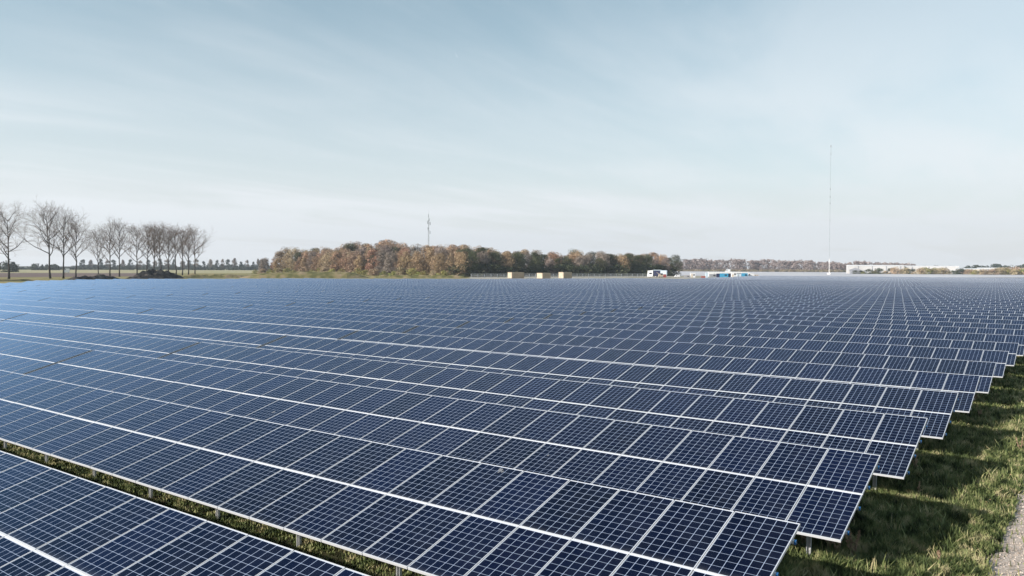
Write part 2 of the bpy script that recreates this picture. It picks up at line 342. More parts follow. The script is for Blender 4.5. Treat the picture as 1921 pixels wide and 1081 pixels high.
rset = random.Random(55)
def settle(p):                                # no module sits exactly like its neighbour (turned about its own upper edge)
    a, b = R(rset.gauss(0, .10)), R(rset.gauss(0, .10)); piv = Vector((-.5, -.8*CT, TOPZ-.8*ST)); M_ = Matrix.Rotation(a, 4, 'X') @ Matrix.Rotation(b, 4, 'Y')
    p.location = p.location + piv - (M_ @ piv) + Vector((0, 0, rset.gauss(0, .0012))); p.rotation_euler = M_.to_euler()
def cable_mb(mb):
    r = random.Random(3)
    for x0_, x1_, s_, sag in ((-.9, .0, .55, .16), (-.05, -1.0, 1.5, .2), (-3, -.9, .55, .1), (0, -.4, 2.3, .22)):
        pts = []
        for q_ in range(9):
            f = q_/8; p = PT(x0_+(x1_-x0_)*f, s_+.15*f, -.07-sag*math.sin(math.pi*f)); pts.append(p)
        mb.tube(pts, [.009]*9, 5)
ME_CABLE = single(cable_mb, 'cable', M_BLACK)
ME_SHADE_STRIP = single(shade_strip_mb, 'gap_shade_strip', M_BLACK)
def full_table():
    t = thing('solar_table', 'proto', 'solar table', group=GRP)
    for j in range(2):
        for i in range(32):
            p = kid('solar_panel', ME_GLASS, t, (-i-0.009, -j*SL*CT, -j*SL*ST)); settle(p); kid('panel_frame', ME_FRAME, p)
    for me in ME_PURL: kid('purlin', me, t)
    kid('clamping_rail', ME_RAIL, t); kid('gap_shade_strip', ME_SHADE_STRIP, t)
    for x in POSTS: kid('post', ME_POST, t, (x, 0, 0)); kid('rafter', ME_RAFT, t, (x, 0, 0)); kid('brace', ME_BRACE, t, (x, 0, 0))
    return t
def supp():
    mb = MB()
    for s in PURL: purlin_mb(mb, s, 32)
    for x in POSTS: post_mb(mb, x); rafter_mb(mb, x); brace_mb(mb, x)
    return mb.mesh('support_frame', M_GALV)
ME_SUPP = supp()
def mid_table():
    t = thing('solar_table', 'proto', 'solar table', group=GRP)
    for j in range(2):
        for i in range(32): settle(kid('solar_panel', ME_PANEL, t, (-i-0.009, -j*SL*CT, -j*SL*ST)))
    kid('clamping_rail', ME_RAIL, t); kid('support_frame', ME_SUPP, t); kid('gap_shade_strip', ME_SHADE_STRIP, t)
    return t

random.seed(4)
# left and far edge of the near solar block, on the ground, from near left to far right
EDGE = [(-150, 20), (-172, 48), (-222, 84), (-230, 104), (-216, 142), (-196, 162), (-169, 187), (-150, 222), (-133, 250)]
def left_edge(y):
    if y < EDGE[0][1]: return EDGE[0][0]
    for (x0, y0), (x1, y1) in zip(EDGE, EDGE[1:]):
        if y0 <= y <= y1: return x0+(x1-x0)*(y-y0)/(y1-y0)
    return EDGE[-1][0]
def in_view(x0, x1, y):
    pts = [pix((x, y, 1.2)) for x in np.linspace(x0, x1, 9)]
    return any(p[2] > 0.5 and -60 < p[0] < W+60 and p[1] < H+150 for p in pts)
tables = []
dz = 0.0
for k in range(0, 82):
    y = (k-1)*P
    if k < 9: z = DZ[k]
    else:
        dz = 0.75*dz+random.uniform(-0.035, 0.035); z = dz
    if 50 <= k <= 51: continue                   # service road between the blocks
    if k <= 49: xr, lim = SK*(k-1), left_edge(y)
    else: xr, lim = SK*(k-1)+32.30*2, -118-(y-265)*0.16
    c = 0
    while True:
        x0 = xr - 32.30*c
        n = 32
        if x0-32 < lim:
            n = int((x0-lim)//4)*4
            if n < 8: break
        if in_view(x0-n, x0, y): tables.append((k, c, x0, y, z+(random.uniform(-.012, .012) if c else 0), n))
        c += 1
        if n < 32: break
def size_of(t):
    p = pix((t[2]-t[5]/2, t[3]-1.5, 1.2)); return t[5]*3/max(p[2], 4)**2 if p[2] > 0 else 9
tables.sort(key=lambda t: -size_of(t))
solo, rest = tables[:300], tables[300:]
print('tables', len(tables))
proto_f = full_table(); proto_m = mid_table(); used = {'f': False, 'm': False}
def table_label(k, c, x0, n):
    row = ordn(k)
    if c == 0 and k < 50: where = 'at the right-hand end of the %s row, beside the grass verge' % row
    elif k < 50: where = 'in the %s row, %s one in from the grass verge' % (row, ordn(c))
    elif n < 32: where = 'at the left end of the %s row, beyond the service road' % row
    else: where = 'in the %s row beyond the service road, %s from its right end' % (ordn(k-52), ordn(c) if c else 'first')
    return ('solar table '+where).replace('front row, front one', 'front row, first one')
for (k, c, x0, y, z, n) in solo:
    if k <= 4 and n == 32:
        t = proto_f if not used['f'] else copy_tree(proto_f); used['f'] = True
        if c == 0 and k > 0:
            for me in ME_CAP: kid('end_cap', me, t)
            obj('cable', ME_CABLE, t)
    elif k <= 12 and n == 32:
        t = proto_m if not used['m'] else copy_tree(proto_m); used['m'] = True
    else:
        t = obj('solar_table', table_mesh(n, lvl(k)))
    t.location = (x0, y, z)
    tag(t, table_label(k, c, x0, n), 'solar table', GRP)
    if c > 0 and k < 14:
        j = obj('junction_box', ME_JB, t, (0.12, 0, 0.0))
mb = MB()
for (k, c, x0, y, z, n) in rest:
    m0 = len(mb.m); whole_table_mb(mb, n, x0, y, z, full=False)
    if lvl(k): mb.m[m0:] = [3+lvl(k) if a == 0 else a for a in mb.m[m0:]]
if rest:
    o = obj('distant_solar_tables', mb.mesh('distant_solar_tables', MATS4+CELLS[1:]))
    tag(o, 'far rows of solar tables merging into a grey blue sheet', 'solar tables', kind='stuff')

# stains left by birds on the glass
M_DROP = mat('dried_droppings', (0.24, 0.25, 0.27), 0.9, var=[(0.10, 0.11, 0.13)], scale=40)
def dropping(row, n, s, size, seed, streak):
    rnd = random.Random(seed); mb = MB()
    for q in range(10 if streak else 2):
        a = rnd.uniform(0, 6.28); rr = size*rnd.uniform(0, 1) if streak else 0; cx = -n+rr*math.cos(a)*0.7; cs = s+abs(rr*math.sin(a))*1.6
        w_ = size*rnd.uniform(.08, .3) if streak else size; pts = []
        for j in range(9):
            t = 2*math.pi*j/9; pts.append(PT(cx+w_*math.cos(t)*rnd.uniform(.6, 1.1), cs+w_*math.sin(t)*rnd.uniform(.8, 1.5), .0018+.0006*q))
        mb.face(pts[::-1])
    o = obj('bird_dropping', mb.mesh('bird_dropping', M_DROP), None, (SK*(row-1), (row-1)*P, DZ[row]))
    return o
tag(dropping(1, 5.45, 0.10, 0.13, 3, True), 'splattered pale bird dropping on a panel of the second row', 'bird dropping', 'bird droppings on the glass')
tag(dropping(2, 6.6, 2.15, 0.028, 5, False), 'small white bird dropping on a lower panel, third row', 'bird dropping', 'bird droppings on the glass')
tag(dropping(2, 16.3, 2.4, 0.05, 6, False), 'white bird dropping on the left part of the third row', 'bird dropping', 'bird droppings on the glass')
tag(dropping(1, 16.6, 0.72, 0.022, 7, False), 'tiny white bird dropping on the left part of the second row', 'bird dropping', 'bird droppings on the glass')

# ------------------------------------------------------------------ verge on the right: path, grass, weeds
M_GRAV = mat('gravel_bed', (0.30, 0.245, 0.20), 1.0, var=[(0.43, 0.365, 0.315), (0.56, 0.49, 0.43)], scale=26, detail=6, bump=0.6, spec=0.2)
mb = MB(); prev = None
rnd = random.Random(8)
ys = [-9+0.5*i for i in range(150)]+[66+6*i for i in range(60)]
def path_l(y): return 2.02 + 0.10*noise.noise(Vector((y*0.9, 0, 0))) + 0.13*noise.noise(Vector((y*0.33, 4, 0))) + 0.012*max(0, min(y, 70)-4)
for a, b in zip(ys, ys[1:]):
    mb.quad((path_l(a), a, .006), (4.6, a, .006), (4.6, b, .006), (path_l(b), b, .006))
tag(obj('gravel_path', mb.mesh('gravel_path', M_GRAV)), kind='structure')
M_STONE = mat('pebbles', (0.28, 0.225, 0.185), 0.9, var=[(0.46, 0.385, 0.33), (0.64, 0.56, 0.50)], scale=9, spec=0.3, detail=2)
rs = np.random.default_rng(5)
def pebbles():
    n = 9000
    y = rs.uniform(1.5, 26, n)**1.0; x = np.array([path_l(t) for t in y]) + rs.uniform(-0.18, 2.0, n)**1
    s = rs.uniform(0.008, 0.028, n)
    octv = np.array([[1, 0, 0], [0, 1, 0], [-1, 0, 0], [0, -1, 0], [0, 0, .7], [0, 0, -.5]], float)
    octf = np.array([[0, 1, 4], [1, 2, 4], [2, 3, 4], [3, 0, 4], [1, 0, 5], [2, 1, 5], [3, 2, 5], [0, 3, 5]])
    V = octv[None]*s[:, None, None]*rs.uniform(.6, 1.4, (n, 6, 1))
    a = rs.uniform(0, 6.28, n); ca, sa = np.cos(a), np.sin(a)
    X = V[:, :, 0]*ca[:, None]-V[:, :, 1]*sa[:, None]; Y = V[:, :, 0]*sa[:, None]+V[:, :, 1]*ca[:, None]
    V = np.stack([X+x[:, None], Y+y[:, None], V[:, :, 2]+0.008], -1).reshape(-1, 3)
    Fc = (octf[None]+6*np.arange(n)[:, None, None]).reshape(-1, 3)
    return raw_mesh('pebbles', V, Fc, M_STONE)
tag(obj('pebbles', pebbles()), 'loose pale pebbles strewn over the gravel path', 'gravel', kind='stuff')

M_GRASS = mat('grass_blades', (0.020, 0.031, 0.010), 0.7, var=[(0.075, 0.105, 0.034), (0.20, 0.225, 0.088), (0.42, 0.37, 0.21)], scale=3.0, spec=0.25, detail=10)
def grass_patch(name, X0, X1, Y0, Y1, dens, hmul, wmul, seed, path=False, wide=1.0):
    r = np.random.default_rng(seed); n = int((X1-X0)*(Y1-Y0)*dens)
    x = r.uniform(X0, X1, n); y = r.uniform(Y0, Y1, n)
    cl = np.array([noise.noise(Vector((a*1.6, b*1.6, seed))) for a, b in zip(x, y)]) if n < 260000 else np.zeros(n)
    cl2 = np.array([noise.noise(Vector((a*5, b*5, seed+3))) for a, b in zip(x, y)])
    keep = r.uniform(0, 1, n) < np.clip(0.75+0.8*cl+0.5*cl2, 0.12, 1)
    if path:
        pl = np.array([path_l(t) for t in y]); keep &= (x < pl+0.05*r.standard_normal(n)+0.1*cl2)
    x, y, cl, cl2 = x[keep], y[keep], cl[keep], cl2[keep]; n = len(x)
    h = (0.10+0.10*r.uniform(0, 1, n)+0.16*np.clip(cl+0.15, 0, 1)+0.08*np.clip(cl2, 0, 1))*hmul
    if path: h *= np.clip(0.55+(pl[keep]-x)*0.9, 0.5, 1.15)
    wd = (0.004+0.004*r.uniform(0, 1, n))*wmul
    a = r.uniform(0, 6.28, n); le = np.abs(r.normal(0.35, 0.3, n))*h; ba = r.uniform(0, 6.28, n)
    dx, dy = np.cos(a)*wd, np.sin(a)*wd; lx, ly = np.cos(ba)*le, np.sin(ba)*le
    z0 = np.zeros(n)
    V = np.stack([np.stack([x-dx, y-dy, z0], -1), np.stack([x+dx, y+dy, z0], -1),
                  np.stack([x+dx*.7+lx*.35, y+dy*.7+ly*.35, h*.6], -1), np.stack([x-dx*.7+lx*.35, y-dy*.7+ly*.35, h*.6], -1),
                  np.stack([x+lx, y+ly, h], -1)], 1).reshape(-1, 3)
    q = np.array([[0, 1, 2], [0, 2, 3], [3, 2, 4]]); Fc = (q[None]+5*np.arange(n)[:, None, None]).reshape(-1, 3)
    return V, Fc
parts = [grass_patch('g', -3.0, 2.5, 0.2, 20, 110, 1.45, 2.4, 9, True), grass_patch('g', 1.9, 2.5, 1, 22, 22, .6, 2.2, 12), grass_patch('g', -3.2, 2.4, 0.2, 9, 1700, 1.05, 1.9, 1, True), grass_patch('g', -2.6, 2.8, 9, 20, 900, 1.05, 2.8, 2, True),
         grass_patch('g', -2.6, 3.2, 20, 55, 360, 1.1, 4.5, 3, True), grass_patch('g', 4.5, 9, -3, 40, 110, 1.0, 4.5, 14), grass_patch('g', -1.5, 3.4, 55, 120, 60, 1.2, 9, 15), grass_patch('g', -24, -1.5, -3.4, -0.6, 900, 0.42, 2.2, 4)]
V_, F_, o_ = [], [], 0
for V, Fc in parts: V_.append(V); F_.append(Fc+o_); o_ += len(V)
tag(obj('grass', raw_mesh('grass', np.concatenate(V_), np.concatenate(F_), M_GRASS)), 'rough green and straw grass beside and between the rows', 'grass', kind='stuff')

M_FALL = mat('fallen_leaves', (0.20, 0.12, 0.06), 0.9, var=[(0.42, 0.30, 0.17)], scale=5)
rl = np.random.default_rng(31); nL = 2600; ly_ = rl.uniform(0.5, 30, nL); lx_ = np.array([path_l(t) for t in ly_])+rl.normal(-1.1, .9, nL); lz_ = rl.uniform(.01, .16, nL)*(lx_ < 2); la_ = rl.uniform(0, 6.28, nL); ls_ = rl.uniform(.012, .026, nL); tz_ = rl.uniform(-.6, .6, nL)
Vl = np.stack([np.stack([lx_+np.cos(la_+k_*1.571)*ls_*(1 if k_ % 2 else .6), ly_+np.sin(la_+k_*1.571)*ls_*(1 if k_ % 2 else .6), lz_+.012+tz_*ls_*(1, 0, -1, 0)[k_]+ls_*.6], -1) for k_ in range(4)], 1).reshape(-1, 3)
tag(obj('fallen_leaves', raw_mesh('fallen_leaves', Vl, np.arange(nL*4).reshape(-1, 4), M_FALL)), 'brown fallen leaves scattered over grass and gravel', 'leaves', kind='stuff')
M_DRY = mat('dry_weed', (0.22, 0.145, 0.09), 0.9, var=[(0.42, 0.31, 0.21)], scale=8)
def weed(x, y, h, seed, label, bushy=1.0):
    r = random.Random(seed); t = thing('dry_weed', label, 'weed', (x, y, 0), 0, 'dead weeds at the ends of the rows')
    st = MB(); hd = MB()
    for s in range(int(3*bushy)):
        a = r.uniform(0, 6.28); sp = r.uniform(.05, .28)*h; pts = [(0, 0, 0)]
        for k in range(1, 5):
            f = k/4; pts.append((math.cos(a)*sp*f+r.uniform(-.01, .01), math.sin(a)*sp*f+r.uniform(-.01, .01), h*f*r.uniform(.9, 1)*(1-0.25*sp/h)))
        st.tube(pts, [.012, .010, .008, .006, .004], 4)
        for k in range(16):
            f = r.uniform(.35, 1.0); i = min(int(f*4), 3); g = f*4-i; p = Vector(pts[i]).lerp(Vector(pts[i+1]), g)
            b_a = r.uniform(0, 6.28); l_ = h*r.uniform(.05, .16)*(1.2-f); e = p+Vector((math.cos(b_a)*l_*.7, math.sin(b_a)*l_*.7, l_*.8))
            st.tube([p, e], [.005, .003], 3)
            for m_ in range(7):
                c = p.lerp(e, r.uniform(.2, 1.1)); w_ = r.uniform(.012, .024); n1 = Vector((r.gauss(0, 1), r.gauss(0, 1), r.gauss(0, 1))).normalized(); n2 = n1.orthogonal().normalized()
                hd.quad(tuple(c-n1*w_), tuple(c+n2*w_), tuple(c+n1*w_), tuple(c-n2*w_))
    obj('stem', st.mesh('stem', M_DRY), t); obj('seed_head', hd.mesh('seed_head', M_DRY), t); return t
for (px, py, h, lb, bu) in ((1553, 1044, .72, 'tall reddish dry weed before the end of the third row', 2.2), (1508, 1030, .45, 'small brown weed left of the steel post under the third row', 1.5),
    (1601, 1052, .6, 'thin dry weed just right of the third row corner', 1.4), (1568, 1050, .5, 'dead weed leaning beside the tall reddish one', 1.2), (1717, 893, .62, 'pale forked weed beside the fourth row corner', 1.6),
    (1681, 870, .42, 'low dead weed under the fifth row end', 1.6), (1722, 944, .5, 'single thin stalk standing in the shade of the fourth row', .7), (1915, 850, .5, 'lone stalk standing near the gravel path', .7),
    (1765, 1068, .35, 'short stalk in the bottom right grass', .8), (1826, 762, .5, 'bushy dead weed under the sixth row end', 2.0), (1848, 735, .5, 'brown weed clump at the corner of the seventh row', 2.4), (1873, 706, .55, 'tall weed clump beside the eighth row corner', 2.4), (1905, 678, .5, 'dead weeds below the ninth row corner', 2.4), (1838, 788, .4, 'dry weed tuft right of the sixth row corner', 2)):
    x, y = gnd(px, py); weed(x, y, h, int(px*7+py), lb, bu)

# ------------------------------------------------------------------ trees
M_BARK = mat('bark', (0.032, 0.028, 0.025), 0.95, var=[(0.06, 0.052, 0.046)], scale=2.0)
M_TWIG = mat('twigs', (0.15, 0.108, 0.08), 0.95)
def bare_tree(seed, H_=33.0, spread=1.0, fork=0.33):
    r = random.Random(seed); tr = MB(); cr = MB()
    def grow(p, d, l, rad, lev):
        n = 4 if lev < 2 else 3; pts = [p]; rr = [rad]; q = p.copy(); dd = d.copy()
        for k in range(n):
            dd = (dd+Vector((r.gauss(0, .13), r.gauss(0, .13), .06 if lev else 0.02))).normalized(); q = q+dd*l/n; pts.append(q.copy()); rr.append(max(rad*(1-.66*(k+1)/n), .0085))
        (tr if lev < 2 else cr).tube(pts, rr, 7 if lev < 1 else (5 if lev < 2 else 3), 0, False)
        if lev >= 4: return
        nb = (0, 7, 5, 5)[lev] if lev else 0
        for b in range(nb):
            f = r.uniform(.22, 1.0) if b else 1.0; i = min(int(f*n), n-1); s = pts[i].lerp(pts[i+1], f*n-i)
            a = r.uniform(0, 6.28); e = Vector((math.cos(a), math.sin(a), 0)); perp = (e-dd*e.dot(dd)).normalized(); ang = r.uniform(.4, .95)
            nd_ = (dd*math.cos(ang)+perp*math.sin(ang)).normalized()
            grow(s, nd_, l*r.uniform(.42, .66), max(rr[i]*.55, .02), lev+1)
    th = H_*fork; lean = Vector((r.uniform(-.02, .02), r.uniform(-.02, .02), 1)).normalized()
    top = lean*H_*0.86; base_r = H_*0.0135
    P_ = [lean*(H_*0.86*k/8)+Vector((r.gauss(0, .12), r.gauss(0, .12), 0))*(k > 0) for k in range(9)]
    RR = [base_r*1.25]+[base_r*(1-.88*k/8) for k in range(1, 9)]
    tr.tube(P_, RR, 9)
    nl = r.randint(11, 14); a0 = r.uniform(0, 6.28)
    for b in range(nl):
        f = (fork+ (0.97-fork)*(b/nl)**1.05)/0.86*0.86; i = min(f/0.86*8, 7.99); s = P_[int(i)].lerp(P_[int(i)+1], i-int(i)); a = a0+b*2.4+r.uniform(-.4, .4)
        k = 1-(b/nl); tilt = r.uniform(.62, .98)*(0.5+.5*k)
        d = Vector((math.cos(a)*math.sin(tilt)*spread, math.sin(a)*math.sin(tilt)*spread, math.cos(tilt))).normalized()
        grow(s, d, H_*(0.15+0.27*min(1, 1.25*k)*(1-.25*max(0, k-.8)*5))*r.uniform(.8, 1.1), base_r*(.30+.26*k), 1)
    zs = sorted(v[2] for v in cr.v); f_ = H_/zs[int(len(zs)*.997)]
    for B_ in (tr, cr): B_.v = [(v[0]*f_, v[1]*f_, v[2]*f_) for v in B_.v]
    return tr.mesh('trunk', M_BARK, True), cr.mesh('crown', M_TWIG)
BT = [bare_tree(s, 33, sp, fk) for s, sp, fk in ((16, 1.15, .28), (17, 1.1, .35), (18, 1.05, .30), (19, .95, .37), (11, 1.3, .30), (12, 1.25, .33), (13, 1.05, .30), (14, 1.15, .33), (15, 1.0, .31))]
rowt = [(16.4, 524, 378), (94, 522.9, 376), (118.7, 522.9, 388), (142, 521.7, 405), (184.7, 520.7, 424), (206, 519.8, 407), (224, 519.6, 409), (257, 519, 415), (274, 518.4, 417), (289, 518.2, 415), (303, 517.8, 417), (316, 517.6, 421), (330, 517.2, 420), (342, 516.8, 421), (353.5, 516.4, 424), (365.5, 515.7, 421), (-26, 525, 380)]
names = ['wide bare poplar second from the left edge of the photo', 'largest bare poplar with a long low left limb', 'slim bare poplar just right of the largest one', 'bare poplar at the right of the first tall group', 'shortest bare poplar standing alone after the first gap', 'bare poplar left of the forked pair before the soil heap', 'bare poplar just left of the dark soil heap', 'bare poplar rising from the left flank of the soil heap', 'thin bare poplar behind the left part of the soil heap', 'bare poplar behind the top of the soil heap', 'bare poplar behind the middle right of the soil heap', 'thin bare poplar behind the right part of the soil heap', 'bare poplar at the right foot of the soil heap', 'bare poplar first clear of the soil heap', 'bare poplar second from the right end of the row', 'last bare poplar at the right end of the row', 'bare poplar cut by the left edge of the photo']
BPAT = [4, 5, 7, 8, 6, 0, 1, 2, 3, 6, 7, 8, 3, 1, 2, 7, 0]
rw0 = random.Random(2)
for i, (px, yb, yt) in enumerate(rowt):
    dist = F*CAM[2]/(yb-(498.4+.0041*px))/math.cos(math.atan((px-W/2)/F))*1.0
    x, y = at(px, dist); hh = hgt(px, yt, dist)/33.0*1.0
    t = thing('poplar_tree', names[i], 'tree', (x, y, 0), i*1.7, 'bare poplars along the field edge')
    for nm, me in zip(('trunk', 'crown'), BT[BPAT[i]]): obj(nm, me, t)
    t.scale = (hh*rw0.uniform(.9, 1.12), hh*rw0.uniform(.9, 1.12), hh); t.rotation_euler = (rw0.gauss(0, .025), rw0.gauss(0, .025), rw0.uniform(0, 6.28))

def leafy(seed, H_=18.0, Wd=6.5, nq=2200, low=0.12, leaf=0.42, sub=16):
    r = np.random.default_rng(seed); cl = []
    for k in range(sub):
        a = r.uniform(0, 6.28); z = r.uniform(low, 0.93); prof = math.sin(math.pi*min(max((z-low)/(1-low)*.86+.12, 0), 1))**.7
        rad = Wd*.62*prof*math.sqrt(r.uniform(.1, 1)); cl.append((rad*math.cos(a), rad*math.sin(a), z*H_, Wd*r.uniform(.24, .42)*(.72 if sub > 40 else 1)))
    cl.append((0, 0, H_*.88, Wd*.3)); cl = np.array(cl)
    idx = r.integers(0, len(cl), nq); c = cl[idx]
    d = r.standard_normal((nq, 3)); d /= np.linalg.norm(d, axis=1)[:, None]
    rr = c[:, 3]*r.uniform(.55, 1.08, nq)**.6
    p = c[:, :3]+d*rr[:, None]*np.array([1, 1, .95]); p[:, 2] = np.clip(p[:, 2], .3, None)
    n1 = r.standard_normal((nq, 3)); n1 -= d*((n1*d).sum(1)*0.55)[:, None]; n1 /= np.linalg.norm(n1, axis=1)[:, None]
    n2 = np.cross(n1, d+0.5*r.standard_normal((nq, 3))); n2 /= np.linalg.norm(n2, axis=1)[:, None]
    s = (leaf*r.uniform(.5, 1.2, nq))[:, None]
    V = np.stack([p-n1*s, p+n2*s*.8, p+n1*s, p-n2*s*.8], 1).reshape(-1, 3)
    return V, np.arange(nq*4).reshape(-1, 4)
def trunk_mb(H_, r0_, seed):
    r = random.Random(seed); mb = MB(); pts = [(r.uniform(-.1, .1)*k, r.uniform(-.1, .1)*k, H_*.8*k/5) for k in range(6)]
    mb.tube(pts, [r0_*(1-.17*k) for k in range(6)], 6)
    for b in range(6):
        a = r.uniform(0, 6.28); i = r.randint(1, 4); e = Vector(pts[i])+Vector((math.cos(a)*H_*.16, math.sin(a)*H_*.16, H_*.2)); mb.tube([pts[i], e], [r0_*.4, r0_*.12], 4)
    return mb.mesh('trunk', M_BARK)
M_LEAF = [mat('leaves_russet', (0.15, 0.090, 0.058), 0.85, var=[(0.35, 0.225, 0.145), (0.55, 0.38, 0.27)], scale=.6, objrand=.22, detail=8, spec=.2),
          mat('leaves_tan', (0.15, 0.11, 0.070), 0.85, var=[(0.34, 0.25, 0.165), (0.52, 0.40, 0.28)], scale=.6, objrand=.22, detail=8, spec=.2),
          mat('leaves_green', (0.035, 0.045, 0.024), 0.85, var=[(0.065, 0.075, 0.036), (0.11, 0.11, 0.06)], scale=.35, objrand=.25, detail=8, spec=.2),
          mat('leaves_grey', (0.13, 0.105, 0.09), 0.9, var=[(0.26, 0.21, 0.18), (0.36, 0.30, 0.26)], scale=.6, objrand=.2, detail=8, spec=.2)]
M_YELL = mat('leaves_yellow', (0.20, 0.18, 0.06), 0.85, var=[(0.34, 0.30, 0.11), (0.2, 0.24, 0.07)], scale=.5, objrand=.25, detail=8, spec=.2)
WT = []
for i in range(10):
    V, Fc = leafy(40+i, 18, 7.4+(i % 3)*1.0, 7500, .02, .24, 62)
    WT.append((raw_mesh('crown', V, Fc, M_LEAF[(0, 1, 0, 2, 3, 1, 0, 3, 2, 1)[i]]), trunk_mb(18, .28, i), i))
TONES = {0: 'russet brown', 1: 'tan', 2: 'dark green', 3: 'grey brown'}
def lerp(a, b, t): return (a[0]+(b[0]-a[0])*t, a[1]+(b[1]-a[1])*t)
cor = at(853, 452); PL = at(486, 630); PR = at(1278, 575)
top_l = [(485, 474), (512, 467), (560, 462), (600, 468), (640, 458), (700, 451), (745, 452), (800, 460), (860, 459), (900, 463), (940, 466), (1000, 469), (1060, 471), (1130, 470), (1200, 473), (1262, 472), (1283, 478)]
def top_at(px):
    if px <= top_l[0][0]: return top_l[0][1]
    for (a, b), (c, d) in zip(top_l, top_l[1:]):
        if a <= px <= c: return b+(d-b)*(px-a)/(c-a)
    return top_l[-1][1]
rw = random.Random(21); wood = []
def put_tree(x, y, H_, idx, front, side):
    cm, tm, _ = WT[idx]; px = pix((x, y, 5))[0]
    tone = TONES[(0, 1, 0, 2, 3, 1, 0, 3, 2, 1)[idx]]
    t = thing('autumn_tree', 'x', 'tree', (x, y, -0.2), rw.uniform(0, 6.28), 'trees of the wood behind the solar field'); obj('crown', cm, t); obj('trunk', tm, t)
    s = H_/18.0; w_ = s*rw.uniform(.85, 1.2); t.scale = (w_, w_, s); wood.append((px, front, side, tone, t, H_)); return t
def inwards(side, q):                        # unit normal pointing into the wood
    a, b = (PL, cor) if side == 'l' else (cor, PR)
    d = Vector((b[0]-a[0], b[1]-a[1], 0)).normalized(); n_ = Vector((-d.y, d.x, 0))
    return n_
for side, (A_, B_), cnt in (('l', (PL, cor), 23), ('r', (cor, PR), 21)):
    for rowi, depth in enumerate((2, 11, 22, 34)):
        for q in range(cnt):
            t = (q+rw.uniform(.15, .85)+(.5 if rowi % 2 else 0))/cnt
            if t > 1: continue
            x, y = lerp(A_, B_, t); n_ = inwards(side, t); dd = depth+rw.uniform(-2.5, 2.5); x += n_.x*dd; y += n_.y*dd
            p = pix((x, y, 5)); px = p[0]
            if px > 1274 or px < 494: continue
            dist = math.hypot(x-CAM[0], y-CAM[1]); full = hgt(px, top_at(px), dist)
            Hh = full*(((.74, .86, .97, 1.0) if side == 'l' else (.86, .93, .98, 1.0))[rowi])*rw.uniform(.82, 1.06)
            if side == 'l': idx = rw.choice((0, 2, 6, 0, 2, 1, 5, 4, 6)) if rowi == 0 else rw.choice((0, 1, 5, 3, 6, 4, 7, 2, 9, 0))
            else: idx = rw.choice((3, 8, 3, 7, 4, 8, 2)) if rowi < 2 else rw.choice((1, 5, 4, 7, 8, 9, 0, 6))
            put_tree(x, y, Hh, idx, rowi, side)
seen = {}
SIDE = {'l': 'sunlit', 'r': 'shaded'}
LAY = ['front edge', 'second rank', 'third rank', 'back rank']
wood.sort(key=lambda q: q[0])
for rank in range(4):
    for side in 'lr':
        ws = [q for q in wood if q[1] == rank and q[2] == side]
        for i, q in enumerate(ws):
            q[4]['label'] = '%s tree, %s of the %s wood side, %s from left' % (q[3], LAY[rank], SIDE[side], 'first' if i == 0 else ordn(i))

V, Fc = leafy(90, 3, 3.2, 900, .0, .2, 10); ME_SHR = raw_mesh('shrub', V, Fc, M_YELL)
V, Fc = leafy(91, 3, 3.6, 900, .0, .2, 10); ME_SHR2 = raw_mesh('shrub', V, Fc, M_LEAF[1])
V, Fc = leafy(92, 3, 3.4, 900, .0, .2, 10); ME_SHR3 = raw_mesh('shrub', V, Fc, M_LEAF[2])
for q in range(24):
    t = (q+.5)/24; x, y = lerp(PL, cor, t); n_ = inwards('l', t); x -= n_.x*rw.uniform(3, 6); y -= n_.y*rw.uniform(3, 6)
    me, ton = ((ME_SHR, 'yellow green'), (ME_SHR2, 'straw coloured'))[q % 3 == 1]
    o = obj('shrub', me, None, (x, y, -.1), q*1.3); s = rw.uniform(.9, 1.5); o.scale = (s*1.3, s*1.3, s)
    tag(o, '%s shrub at the foot of the sunlit wood edge, %s from the left' % (ton, 'first' if q == 0 else ordn(q)), 'shrub', 'shrubs along the wood edge')

for q in range(40):
    t = (q+.5)/40; x, y = lerp(cor, PR, t*.96); n_ = inwards('r', t); x -= n_.x*rw.uniform(-2, 2); y -= n_.y*rw.uniform(-2, 2)
    o = obj('shrub', ME_SHR3, None, (x, y, -.2), q*1.3); s = rw.uniform(1.4, 2.4); o.scale = (s*1.5, s*1.5, s)
    tag(o, 'dark shrub at the foot of the shaded wood edge, %s from the left' % ('first' if q == 0 else ordn(q)), 'shrub', 'shrubs along the wood edge')

# far woodland masses (nobody could count the trees)
def mass(name, label, px0, px1, dist, ytop, mat_, seed, dens=1.0, leafs=.7, depth=60, mn=.75, crown_w=7):
    r = np.random.default_rng(seed); Vs, Fs, o_ = [], [], 0
    a = at(px0, dist); b = at(px1, dist); L_ = math.hypot(b[0]-a[0], b[1]-a[1]); n = int(L_/crown_w*1.6*dens)
    dirv = np.array([b[0]-a[0], b[1]-a[1]])/max(L_, 1); nrm = np.array([-dirv[1], dirv[0]])
    for k in range(n):
        t = r.uniform(0, 1); dep = r.uniform(0, depth); px = px0+(px1-px0)*t
        Hh = hgt(px, ytop(px) if callable(ytop) else ytop, dist)*r.uniform(mn, 1.02)*min(1, .65+6*t, .65+6*(1-t))
        V, Fc = leafy(int(r.integers(1e6)), Hh, crown_w*r.uniform(.7, 1.1), int(170), .02, leafs, 9)
        V[:, 0] += a[0]+(b[0]-a[0])*t+nrm[0]*dep; V[:, 1] += a[1]+(b[1]-a[1])*t+nrm[1]*dep
        Vs.append(V); Fs.append(Fc+o_); o_ += len(V)
    return tag(obj(name, raw_mesh(name, np.concatenate(Vs), np.concatenate(Fs), mat_)), label, 'woodland', kind='stuff')
